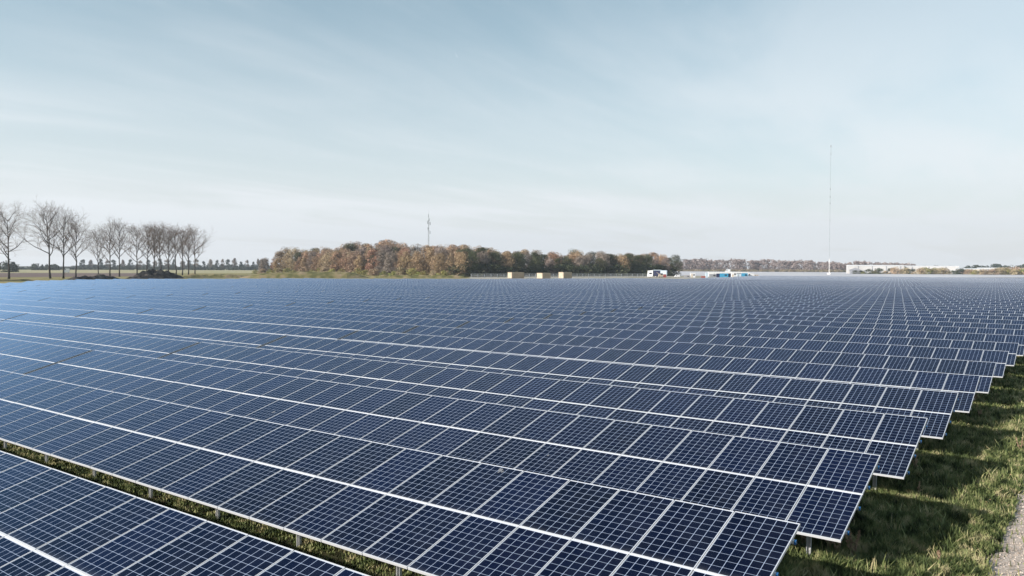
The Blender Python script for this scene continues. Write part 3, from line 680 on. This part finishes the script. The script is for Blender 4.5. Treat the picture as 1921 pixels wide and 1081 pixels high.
M_FARW = mat('bare_woodland', (0.17, 0.135, 0.13), 0.95, var=[(0.27, 0.215, 0.20), (0.33, 0.27, 0.25)], scale=.05, detail=8, spec=.1)  # mauve grey of distance haze mixed into the wood's colour
M_FARG = mat('dark_woodland', (0.05, 0.065, 0.05), 0.95, var=[(0.085, 0.10, 0.075)], scale=.05, detail=8, spec=.1)
M_FARB = mat('scrub', (0.22, 0.17, 0.11), 0.95, var=[(0.34, 0.28, 0.19), (0.16, 0.15, 0.09)], scale=.08, detail=8, spec=.1)
mass('woodland', 'long mauve grey bare wood right of the near wood', 1262, 1592, 1480, lambda p: 485+5.5*((p-1280)/310.)**2+1.2*math.sin(p*.09), M_FARW, 5, 5, 1.0, 110, mn=.86, crown_w=9)
mass('woodland', 'low grey wood behind the white warehouse roofs', 1588, 1720, 1500, lambda p: 489+6*(p-1590)/130., M_FARW, 6, 4, 1.2, 60, mn=.85, crown_w=9)
mass('woodland', 'dark low wood at the right edge of the horizon', 1808, 1990, 1500, lambda p: 497+1.5*math.sin(p*.11), M_FARG, 7, 3, 1.2, 60, crown_w=9)
mass('woodland', 'thin dark tree line beyond the middle warehouse', 1720, 1800, 1700, 499, M_FARG, 8, 4, 1.2, 40, crown_w=9)
mass('woodland', 'dark blue green trees at the far left edge', -60, 27, 760, lambda p: 488-2*math.sin(p*.1), M_FARG, 9, 1.6, .8, 30)
mass('woodland', 'low green copse behind the largest poplar', 56, 108, 1100, 495.5, M_FARG, 10, 1.8, .8, 30, crown_w=6)
mass('hedgerow', 'long dark hedge line behind the stubble field', -80, 545, 1250, 502.5, M_FARG, 11, 2, .8, 14, mn=.7, crown_w=6)
mass('hedgerow', 'greyer hedge behind the row of small round trees', 130, 560, 1500, 497.2, M_FARG, 12, 2, 1.0, 20, mn=.7, crown_w=8)
mass('scrub', 'tawny scrub along the foot of the bare wood', 1262, 1600, 1440, lambda p: 506.5, M_FARB, 13, 4, .5, 18, mn=.6, crown_w=5)

# row of small round trees on the left horizon
ST_ = []
for i in range(4):
    V, Fc = leafy(140+i, 17, 5.2, 1500, .12, .5, 22); ST_.append((raw_mesh('crown', V, Fc, M_LEAF[3] if i % 2 else M_FARG), trunk_mb(17, .35, 60+i)))
small = [155, 171, 187, 201, 214, 231, 246, 262, 276, 289, 302, 316, 329, 343, 356, 369, 380, 393, 405, 416, 428, 440, 453, 464, 475, 484, 492, 499]
for i, px in enumerate(small):
    d_ = 1400; px += rw.uniform(-2.5, 2.5); x, y = at(px, d_); hh = hgt(px, 485+rw.uniform(0, 2.5)+(3 if 445 < px < 480 else 0), d_)/17
    t = thing('round_tree', 'small grey round tree on the left horizon, %s from the left' % ('first' if i == 0 else ordn(i)), 'tree', (x, y, 0), i, 'small trees lining the far road')
    for nm, me in zip(('crown', 'trunk'), ST_[i % 4]): obj(nm, me, t)
    v_ = hh*rw.uniform(.75, 1.25); t.scale = (v_, v_, hh*rw.uniform(.86, 1.06))

# ------------------------------------------------------------------ earth banks and heaps
M_SOIL = mat('dark_shaded_soil', (0.014, 0.014, 0.016), 1.0, var=[(0.03, 0.028, 0.027), (0.12, 0.10, 0.085)], scale=.5, detail=9, bump=.6, spec=.1)  # dark earth, shade deepened in the colour; brown tone paints its lit parts
M_BANK = mat('grassy_bank', (0.10, 0.10, 0.04), 1.0, var=[(0.19, 0.165, 0.08), (0.26, 0.20, 0.13)], scale=.25, detail=9, bump=.5, spec=.1)
def mound(name, label, cat, a, b, wid, h, mat_, seed, rough=.25, flat=0.0, prof=None):
    A_, B_ = Vector((*a, 0)), Vector((*b, 0)); d = B_-A_; L_ = d.length; d.normalize(); n_ = Vector((-d.y, d.x, 0)); mb = MB(); nx, ny = 60, 16; G = []
    for i in range(nx+1):
        for j in range(ny+1):
            u_, v_ = i/nx, j/ny*2-1; e = min(1, u_*6, (1-u_)*6)**.7 if flat else math.sin(math.pi*u_)**.6
            pf = prof(u_) if prof else 1.0; c = max(0, 1-abs(v_)**(3 if flat else 1.7))
            z = h*e*pf*c; p = A_+d*(u_*L_)+n_*(v_*wid/2*(.5+.5*e))
            z += h*rough*e*c*noise.fractal(Vector((p.x*.25, p.y*.25, seed)), .8, 2, 4)
            G.append((p.x-A_.x, p.y-A_.y, max(z, 0)-.05*(1-c)))
    for i in range(nx):
        for j in range(ny):
            k = i*(ny+1)+j; mb.f.append((k, k+ny+1, k+ny+2, k+1)); mb.m.append(0); mb.uv += [(0, 0)]*4
    mb.v = G; o = obj(name, mb.mesh(name, mat_, False), None, (A_.x, A_.y, 0)); return tag(o, label, cat)
D1 = 372
mound('soil_heap', 'large dark soil heap in front of the bare poplars', 'soil heap', at(238, D1), at(342, D1+8), 13, hgt(290, 507, D1), M_SOIL, 3, .45, prof=lambda u_: .55+.45*min(1, max(0, (u_-.12)/.25))*(1 if u_ < .75 else 1.1-.4*(u_-.75)))
mound('soil_heap', 'low long heap of black soil below the first poplars', 'soil heap', at(128, 352), at(222, 368), 7, hgt(170, 517, 355), M_SOIL, 5, .8)
mound('earth_bank', 'flat topped grassy bank before the wood', 'earth bank', at(448, 398), at(692, 392), 15, hgt(600, 510, 394), M_BANK, 7, .10, flat=1.0, prof=lambda u_: .55+.45*min(1, u_*2.2))
mound('earth_bank', 'low grassy ditch bank at the left edge of the photo', 'earth bank', at(-60, 318), at(60, 330), 7, hgt(10, 524, 320), M_BANK, 9, .4, flat=1)
mound('earth_bank', 'thin grassy ridge between the poplars and the bank', 'earth bank', at(338, 402), at(462, 402), 7, 1.5, M_BANK, 12, .4, flat=1)
mound('earth_bank', 'low rubble strewn ridge at the foot of the sunlit wood', 'earth bank', at(680, 400), at(884, 396), 7, 1.3, M_BANK, 13, .5, flat=1)

# ------------------------------------------------------------------ compound: crates, fence, vehicles
M_CREAM = mat('pale_plywood', (0.45, 0.37, 0.28), 0.8, var=[(0.53, 0.45, 0.35)], scale=.8)
M_SLAT = mat('weathered_board', (0.36, 0.28, 0.20), 0.85, var=[(0.45, 0.36, 0.26)], scale=.8)
M_WHITE = mat('white_paint', (0.66, 0.67, 0.68), 0.5)
M_DARKW = mat('dark_glass', (0.02, 0.025, 0.035), 0.15)
M_NAVY = mat('navy_curtain', (0.012, 0.018, 0.06), 0.6)
M_LBLUE = mat('pale_blue_paint', (0.50, 0.60, 0.68), 0.5)
M_CYAN = mat('blue_tarpaulin', (0.04, 0.27, 0.46), 0.5)
M_RED = mat('red_paint', (0.30, 0.07, 0.06), 0.5)
M_RUB = mat('rubber', (0.02, 0.02, 0.02), 0.9)
M_GREY = mat('grey_cladding', (0.30, 0.31, 0.33), 0.7)
SUNV = -ld
def face_dir(px, off=0.0):                   # rotation that turns a thing's front (-y) to the camera at this bearing
    d = ray(px, 502); return math.atan2(-d[0], d[1])+off
def frame_at(px, dist, off=0.0):
    x, y = at(px, dist); return (x, y, 0), face_dir(px, off)
def mpp(px, dist):                           # metres per photo pixel across the view
    return dist*math.cos(math.atan((px-W/2)/F))/F
for (p0, pm, p1, yt, D_, lb) in ((952, 960, 983.5, 511, 392, 'largest and leftmost pale timber box by the site fence'), (1006.5, 1017.5, 1033, 512.3, 386, 'middle pale timber box by the site fence with a ragged top'), (1047.5, 1057, 1073, 510.8, 396, 'rightmost pale timber box by the site fence')):
    loc, rz = frame_at(pm, D_, R(28)); k = mpp(pm, D_); wl = (pm-p0)*k/math.sin(R(28))*.95; wr = (p1-pm)*k/math.cos(R(28)); hh = hgt(pm, yt, D_)
    t = thing('timber_box', lb, 'timber box', loc, rz, 'timber boxes beside the site fence')
    mb = MB(); mb.box(0, wr, 0, wl, .15, hh-.12); obj('wall', mb.mesh('wall', M_CREAM), t)
    mb = MB(); mb.box(-.08, wr+.08, -.08, wl+.08, hh-.12, hh); obj('roof', mb.mesh('roof', M_SLAT), t)
    mb = MB(); nb = 9
    for q in range(nb):
        z = .25+(hh-.5)*q/nb; mb.box(.1, wr-.1, -.05, -.002, z, z+(hh-.5)/nb*.72)
    tag(obj('slat_cladding', mb.mesh('slat_cladding', M_SLAT), t), None)
    mb = MB()
    for xx in (.2, wr*.5, wr-.35): mb.box(xx, xx+.15, 0, wl, 0, .148)
    obj('skid', mb.mesh('skid', M_SLAT), t)
def fence_panel_mesh(w_):
    mb = MB(); mb.tube([(0, 0, .1), (0, 0, 2.05)], [.1, .1], 5); mb.tube([(w_, 0, .1), (w_, 0, 2.05)], [.1, .1], 5)
    for z in (.2, 1.1, 2.0): mb.tube([(0, 0, z), (w_, 0, z)], [.07, .07], 5)
    for q in range(1, 14): mb.tube([(w_*q/14, 0, .2), (w_*q/14, 0, 2.0)], [.012, .012], 3)
    return mb.mesh('fence_panel', M_ZINC)
FA, FB = at(884, 412), at(1216, 478); nF = 30; dxy = (FB[0]-FA[0], FB[1]-FA[1]); LF = math.hypot(*dxy); wF = LF/nF
M_ZINC = mat('bright_zinc', (0.62, 0.63, 0.65), 0.5)
mF = fence_panel_mesh(wF-.12); mb = MB(); mb.box(-.35, .35, -.12, .12, 0, .14); mFoot = mb.mesh('foot_block', M_GREY)
for q in range(nF):
    o = obj('fence_panel', mF, None, (FA[0]+dxy[0]*q/nF, FA[1]+dxy[1]*q/nF, 0), math.atan2(dxy[1], dxy[0])+rw.uniform(-.02, .02)); obj('foot_block', mFoot, o)
    s_ = 'left of the largest timber box' if q < 6 else ('between the timber boxes' if q < 16 else 'right of the timber boxes')
    tag(o, 'wire fence panel %s, %s from fence left end' % (s_, 'first' if q == 0 else ordn(q)), 'fence panel', 'wire site fence panels')

def wheel(t, x, y, r_=.5, w_=.3):
    mb = MB(); mb.tube([(x, y-w_/2, r_), (x, y+w_/2, r_)], [r_, r_], 14); o = obj('wheel', mb.mesh('wheel', M_RUB), t)
    mb = MB(); mb.tube([(x, y-w_/2-.02, r_), (x, y-w_/2-.01, r_)], [r_*.55, r_*.55], 10); obj('rim', mb.mesh('rim', M_GALV), o)
loc, rz = frame_at(1214, 470, R(-12)); k = mpp(1214, 470); TW = 36.5*k; TH = hgt(1230, 506.5, 470)
t = thing('lorry', 'white lorry with a dark open side beside the wood', 'lorry', loc, rz)
mb = MB(); mb.hexa([(0, 0, .9), (TW*.30, 0, .9), (TW*.30, 2.5, .9), (0, 2.5, .9), (.35, .05, TH-.5), (TW*.30, .05, TH-.15), (TW*.30, 2.45, TH-.15), (.35, 2.45, TH-.5)]); mb.box(0, TW*.28, .02, 2.48, .45, .898); c_ = obj('cab', mb.mesh('cab', M_WHITE), t)
mb = MB(); mb.box(TW*.11, TW*.25, -.02, 0.03, 1.9, 2.75); obj('window', mb.mesh('window', M_DARKW), c_)
mb = MB(); mb.box(-.01, .2, .3, 2.2, 2.1, 2.9); obj('windscreen', mb.mesh('windscreen', M_DARKW), c_)
mb = MB(); mb.box(TW*.33, TW*.68, .25, 2.45, 1.1, TH-.3); obj('cargo_bay', mb.mesh('cargo_bay', M_NAVY), t)
mb = MB(); mb.box(TW*.32, TW*.70, .0, 2.5, TH-.29, TH); obj('roof', mb.mesh('roof', M_LBLUE), t)
mb = MB(); mb.box(TW*.685, TW, 0, 2.5, 1.1, TH-.3); obj('box_body', mb.mesh('box_body', M_LBLUE), t)
mb = MB(); mb.box(.3, TW-.1, .4, 2.1, .7, 1.09); obj('chassis', mb.mesh('chassis', M_BLACK), t)
for x_ in (1.6, TW*.45, TW*.8, TW*.9): wheel(t, x_, .3, .5); wheel(t, x_, 2.2, .5)
# telehandler unloading it
loc, rz = frame_at(1236, 455, R(10)); t = thing('forklift_truck', 'cream forklift truck unloading the white lorry', 'forklift truck', loc, rz)
mb = MB(); mb.box(0, 2.6, 0, 1.5, .5, 1.5); mb.hexa([(0, 0, 1.5), (1.1, 0, 1.5), (1.1, 1.5, 1.5), (0, 1.5, 1.5), (.1, .1, 1.9), (.9, .1, 1.9), (.9, 1.4, 1.9), (.1, 1.4, 1.9)]); obj('body', mb.mesh('body', M_CREAM), t)
mb = MB(); mb.box(1.11, 2.3, .1, 1.4, 1.51, 2.5); cb_ = obj('cab', mb.mesh('cab', M_DARKW), t)
mb = MB(); mb.box(1.05, 2.36, .05, 1.45, 2.5, 2.6); obj('roof', mb.mesh('roof', M_WHITE), cb_)
mb = MB(); mb.tube([(1.6, .2, 1.4), (-1.2, .2, 3.0)], [.16, .13], 6); obj('boom', mb.mesh('boom', M_CREAM), t)
for x_ in (.5, 2.1): wheel(t, x_, .1, .5); wheel(t, x_, 1.4, .5)
def box_thing(name, label, cat, px0, px1, yt, D_, mats, depth=2.4, kind='cabin', off=R(8), group=None, z0=.12):
    loc, rz = frame_at(px0, D_, off); k = mpp((px0+px1)/2, D_); w_ = (px1-px0)*k; h_ = hgt(px0, yt, D_)
    t = thing(name, label, cat, loc, rz, group)
    mb = MB(); mb.box(0, w_, 0, depth, z0, h_-.1); obj('wall', mb.mesh('wall', mats[0]), t)
    mb = MB(); mb.box(-.06, w_+.06, -.06, depth+.06, h_-.1, h_); obj('roof', mb.mesh('roof', mats[1]), t)
    mb = MB(); mb.box(w_*.12, w_*.12+min(.9, w_*.3), -.03, 0.01, z0+.05, z0+2.0 if h_ > 2.4 else h_*.75); d_ = obj('door', mb.mesh('door', mats[2]), t)
    if w_ > 2.5: mb = MB(); mb.box(w_*.55, w_*.85, -.03, .01, h_*.45, h_*.75); obj('window', mb.mesh('window', M_DARKW), t)
    mb = MB()
    for x_ in (.1, w_-.3): mb.box(x_, x_+.2, .1, depth-.1, 0, z0-.002)
    obj('skid', mb.mesh('skid', M_GREY), t)
    return t
box_thing('site_cabin', 'small narrow white cabin left in the site compound', 'cabin', 1296, 1304.5, 512.4, 462, (M_WHITE, M_WHITE, M_CREAM), group='white cabins of the site compound')
box_thing('site_cabin', 'slim white cabin standing left of the blue container', 'cabin', 1324, 1328.6, 511.5, 460, (M_LBLUE, M_WHITE, M_LBLUE), group='white cabins of the site compound')
box_thing('site_cabin', 'tall white cabin between the blue container and blue tarpaulin', 'cabin', 1372.5, 1381.5, 509.8, 458, (M_WHITE, M_WHITE, M_CREAM), group='white cabins of the site compound')
box_thing('shipping_container', 'bright blue container with dark ends in the compound', 'container', 1351, 1366, 512.8, 462, (M_CYAN, M_LBLUE, M_CYAN))
box_thing('shipping_container', 'dark navy container right of the bright blue one', 'container', 1366.6, 1371.8, 513.2, 463, (M_NAVY, M_NAVY, M_NAVY))
box_thing('shipping_container', 'dark navy container left of the bright blue one', 'container', 1345, 1350.6, 513.4, 463, (M_NAVY, M_NAVY, M_NAVY))
box_thing('covered_stack', 'stack under a bright blue tarpaulin beside white cabin', 'covered stack', 1392, 1402.5, 512.4, 460, (M_CYAN, M_LBLUE, M_CYAN))
box_thing('pallet_stack', 'low red brown pallet stack in the compound', 'pallet stack', 1316, 1323.5, 518, 456, (M_RED, M_CREAM, M_RED), 1.6)
box_thing('pallet_stack', 'grey pallet stack left of the narrow white cabin', 'pallet stack', 1284, 1294, 516.6, 462, (M_GREY, M_CREAM, M_GREY), 1.6)
box_thing('pallet_stack', 'grey pallet stack beside the navy container', 'pallet stack', 1331, 1344, 514.5, 466, (M_GREY, M_GREY, M_GREY), 1.6)
box_thing('pallet_stack', 'pale grey pallet stack left of the blue tarpaulin', 'pallet stack', 1383, 1391, 513.5, 466, (M_LBLUE, M_GREY, M_GREY), 1.6)
box_thing('storage_box', 'red box behind the forklift truck', 'storage box', 1244.5, 1250, 514.5, 462, (M_RED, M_WHITE, M_RED), 1.6)
box_thing('long_tent', 'long low white tent roof behind the compound', 'tent', 1330, 1404, 510.2, 520, (M_WHITE, M_WHITE, M_GREY), 6)
def van(px, D_, w_px, yt, label, off=R(10), m_=None):
    loc, rz = frame_at(px, D_, off); k = mpp(px, D_); L_ = w_px*k; h_ = hgt(px, yt, D_); h_ = max(h_, 1.7); m_ = m_ or M_WHITE
    t = thing('parked_van', label, 'van', loc, rz, 'vans parked on the site'); mb = MB()
    prof = [(0, .35), (0, h_*.55), (L_*.13, h_*.62), (L_*.27, h_*.97), (L_*.35, h_), (L_, h_*.98), (L_, .35)]
    n_ = len(prof); i0 = len(mb.v)
    mb.v += [(x_, 0, z_) for x_, z_ in prof]+[(x_, 1.9, z_) for x_, z_ in prof]
    mb.f.append(tuple(range(n_))); mb.f.append(tuple(reversed(range(n_, 2*n_)))); mb.m += [0, 0]; mb.uv += [(0, 0)]*(2*n_)
    for q in range(n_): mb.f.append(((q+1) % n_, q, q+n_, (q+1) % n_+n_)); mb.m.append(0); mb.uv += [(0, 0)]*4
    obj('body', mb.mesh('body', m_), t)
    mb = MB(); mb.hexa([(L_*.17, -.015, h_*.62), (L_*.38, -.015, h_*.62), (L_*.38, .01, h_*.62), (L_*.17, .01, h_*.62), (L_*.28, -.015, h_*.9), (L_*.38, -.015, h_*.9), (L_*.38, .01, h_*.9), (L_*.28, .01, h_*.9)]); obj('window', mb.mesh('window', M_DARKW), t)
    for x_ in (L_*.2, L_*.8): wheel(t, x_, .12, .34, .22); wheel(t, x_, 1.78, .34, .22)
    return t
van(1266, 466, 10, 516.5, 'pale van parked right of the white lorry')
van(1403, 462, 11, 513.2, 'white van parked right of the blue tarpaulin')
van(1414, 466, 9, 515.5, 'cream van at the right end of the compound', m_=M_CREAM)
van(119, 690, 9.5, 503.8, 'lone white van on the stubble field behind the poplars', R(-10))
van(1361, 860, 9, 505, 'distant white van before the bare wood')

# ------------------------------------------------------------------ masts
M_MAST = mat('mast_steel', (0.22, 0.24, 0.26), 0.6); M_MASTW = mat('mast_white', (0.75, 0.74, 0.72), 0.6)
def lattice(h_, w0, w1, nseg, rad, z0=0.0):
    mb = MB()
    def c(k, a): f = k/nseg; w_ = w0+(w1-w0)*f; return (w_*math.cos(a), w_*math.sin(a), z0+h_*f)
    A3 = [0, 2.094, 4.189]
    for a in A3: mb.tube([c(0, a), c(nseg, a)], [rad, rad*.8], 4)
    for k in range(nseg):
        for i in range(3):
            mb.tube([c(k, A3[i]), c(k+1, A3[(i+1) % 3])], [rad*.55]*2, 3); mb.tube([c(k, A3[i]), c(k, A3[(i+1) % 3])], [rad*.5]*2, 3)
    return mb
x, y = at(1555.5, 850); HT = hgt(1555, 272, 850)
t = thing('radio_mast', 'very tall thin radio mast on the right', 'mast', (x, y, 0))
mb = lattice(HT*.12, .42, .38, 8, .10); mb.box(-1.6, 1.6, -1.2, 1.2, 0, 1.3); obj('mast_base', mb.mesh('mast_base', M_MASTW), t)
mb = lattice(HT*.88, .26, .22, 50, .034, HT*.12); obj('mast_shaft', mb.mesh('mast_shaft', M_MAST), t)
mb = MB()
for z_, s in ((.99, .9), (.93, .6), (.66, .7), (.6, .7), (.55, .8), (.42, .5)): mb.box(-.3*s-.1, .3*s+.1, -.3, .3, HT*z_-1.3*s, HT*z_+1.0*s)
obj('antenna', mb.mesh('antenna', M_MAST), t)
x, y = at(804, 720); HT = hgt(804, 393, 720)
t = thing('radio_mast', 'short lattice mast with antennas above the wood', 'mast', (x, y, 0))
mb = lattice(HT*.84, .9, .35, 22, .10); obj('mast_shaft', mb.mesh('mast_shaft', M_MAST), t)
mb = MB(); mb.tube([(0, 0, HT*.84), (0, 0, HT)], [.12, .05], 5); obj('whip_antenna', mb.mesh('whip_antenna', M_MAST), t)
for z_, dx_, r_ in ((.90, 0, .5), (.84, .9, .45), (.80, -1.0, .5), (.78, 1.9, .7), (.64, 1.9, .45), (.70, -.6, .6)):
    mb = MB(); mb.tube([(dx_, -.2, HT*z_-1.6), (dx_, -.2, HT*z_+1.2)], [r_*.55]*2, 6); mb.tube([(0, 0, HT*z_), (dx_, -.2, HT*z_)], [.07]*2, 4); obj('antenna', mb.mesh('antenna', M_MAST), t)

# ------------------------------------------------------------------ warehouses
M_WCLAD = mat('white_cladding', (0.46, 0.455, 0.45), 0.6, var=[(0.54, 0.535, 0.53)], scale=.05)
M_BEIGE = mat('beige_cladding', (0.55, 0.47, 0.35), 0.7)
M_ROOFG = mat('roof_grey', (0.26, 0.27, 0.30), 0.8)
def warehouse(px0, px1, yt, D_, label, m_=None, doors=4, off=R(3), depth=40, gable=None):
    loc, rz = frame_at(px0, D_, off); k = mpp((px0+px1)/2, D_); w_ = (px1-px0)*k; h_ = hgt((px0+px1)/2, yt, D_)
    t = thing('warehouse', label, 'warehouse', loc, rz, 'industrial halls on the right horizon')
    mb = MB(); mb.box(0, w_, 0, depth, 0, h_-.6); wl = obj('wall', mb.mesh('wall', m_ or M_WCLAD), t)
    mb = MB(); mb.box(-.2, w_+.2, -.25, depth+.2, h_-.598, h_-.1); mb.hexa([(-.1, -.1, h_-.1), (w_+.1, -.1, h_-.1), (w_+.1, depth, h_-.1), (-.1, depth, h_-.1), (-.1, depth*.45, h_+.7), (w_+.1, depth*.45, h_+.7), (w_+.1, depth*.55, h_+.7), (-.1, depth*.55, h_+.7)]); obj('roof', mb.mesh('roof', M_WHITE), t)
    for q in range(doors):
        x_ = w_*(q+.5)/doors; mb = MB(); mb.box(x_-.5, x_+.5, -.12, .02, 1, h_-.6) if q % 2 else mb.box(x_-2, x_+2, -.1, .02, 0, 4.2); obj('drain_strip' if q % 2 else 'loading_door', mb.mesh('door', M_ROOFG), wl)
    if gable is not None:
        g0, g1, gy = gable; a, b = (g0-px0)*k, (g1-px0)*k; gh = hgt(g0, gy, D_); mb = MB()
        mb.hexa([(a, -9, 0), (b, -9, 0), (b, -.3, 0), (a, -.3, 0), (a, -9, gh*.62), (b, -9, gh*.62), (b, -.3, gh*.62), (a, -.3, gh*.62)])
        c_ = (a+b)/2; mb.face([(a-1, -9.3, gh*.62), (b+1, -9.3, gh*.62), (c_, -9.3, gh)]); mb.quad((a-1, -9.3, gh*.62), (c_, -9.3, gh), (c_, -.3, gh), (a-1, -.3, gh*.62)); mb.quad((b+1, -9.3, gh*.62), (b+1, -.3, gh*.62), (c_, -.3, gh), (c_, -9.3, gh))
        obj('gabled_annex', mb.mesh('gabled_annex', M_ROOFG), t)
    return t
warehouse(1591, 1687, 498.2, 1000, 'long white warehouse with a grey gabled annex at left', doors=8, gable=(1594, 1612, 502.5))
warehouse(1688.5, 1786, 499.3, 1010, 'long white warehouse in the middle of the row', doors=7)
warehouse(1793, 1802, 504.2, 1000, 'small white shed between the long warehouses', doors=1, depth=14)
warehouse(1808, 1834, 504.6, 1010, 'beige low hall beside the small white shed', M_BEIGE, 3, depth=20)
warehouse(1836, 1878, 503.2, 1020, 'white hall right of the beige one', doors=4)
warehouse(1880, 1960, 503.8, 1000, 'white hall cut by the right edge of the photo', doors=7)
shr = random.Random(77)
for q in range(40):
    px = 1603+q*8.1+shr.uniform(-3, 3); D_ = 975+shr.uniform(-25, 25); x, y = at(px, D_); me = (ME_SHR2, ME_SHR3, ME_SHR, ME_SHR2)[shr.randint(0, 3)]
    ton = {ME_SHR: 'yellowish', ME_SHR2: 'tawny', ME_SHR3: 'dark green'}[me]
    o = obj('shrub', me, None, (x, y, -.2), q); s = shr.uniform(.9, 2.3); o.scale = (s*1.5, s*1.5, s)
    tag(o, '%s shrub before the white warehouses, %s from the left' % (ton, 'first' if q == 0 else ordn(q)), 'shrub', 'shrubs in front of the warehouses')

# contrail
M_TRAIL = mat('contrail_vapour', (0.9, 0.9, 0.9), 1.0)
d1, d2 = ray(853, 97), ray(858, 108)
p1, p2 = CAM+d1*6500, CAM+d2*6500
mb = MB(); mb.tube([tuple(p1), tuple(p1*.5+p2*.5), tuple(p2)], [.2, .55, .8], 8); tag(obj('contrail', mb.mesh('contrail', M_TRAIL)), 'short white vapour trail high in the sky', 'contrail')

# ------------------------------------------------------------------ air
HAZE = 0.00014
if HAZE:
    mb = MB(); mb.box(-2600, 1500, -600, 3000, -1.0, 152.0)
    M = bpy.data.materials.new('haze_air'); M.use_nodes = True; n_, l_ = M.node_tree.nodes, M.node_tree.links
    n_.remove(n_['Principled BSDF']); pv = n_.new('ShaderNodeVolumePrincipled'); pv.inputs['Color'].default_value = (0.80, 0.88, 1.0, 1); pv.inputs['Density'].default_value = HAZE; pv.inputs['Anisotropy'].default_value = 0.2
    l_.new(pv.outputs[0], n_['Material Output'].inputs['Volume'])
    tag(obj('haze', mb.mesh('haze', M)), 'thin pale autumn haze over the fields', 'haze', kind='stuff')
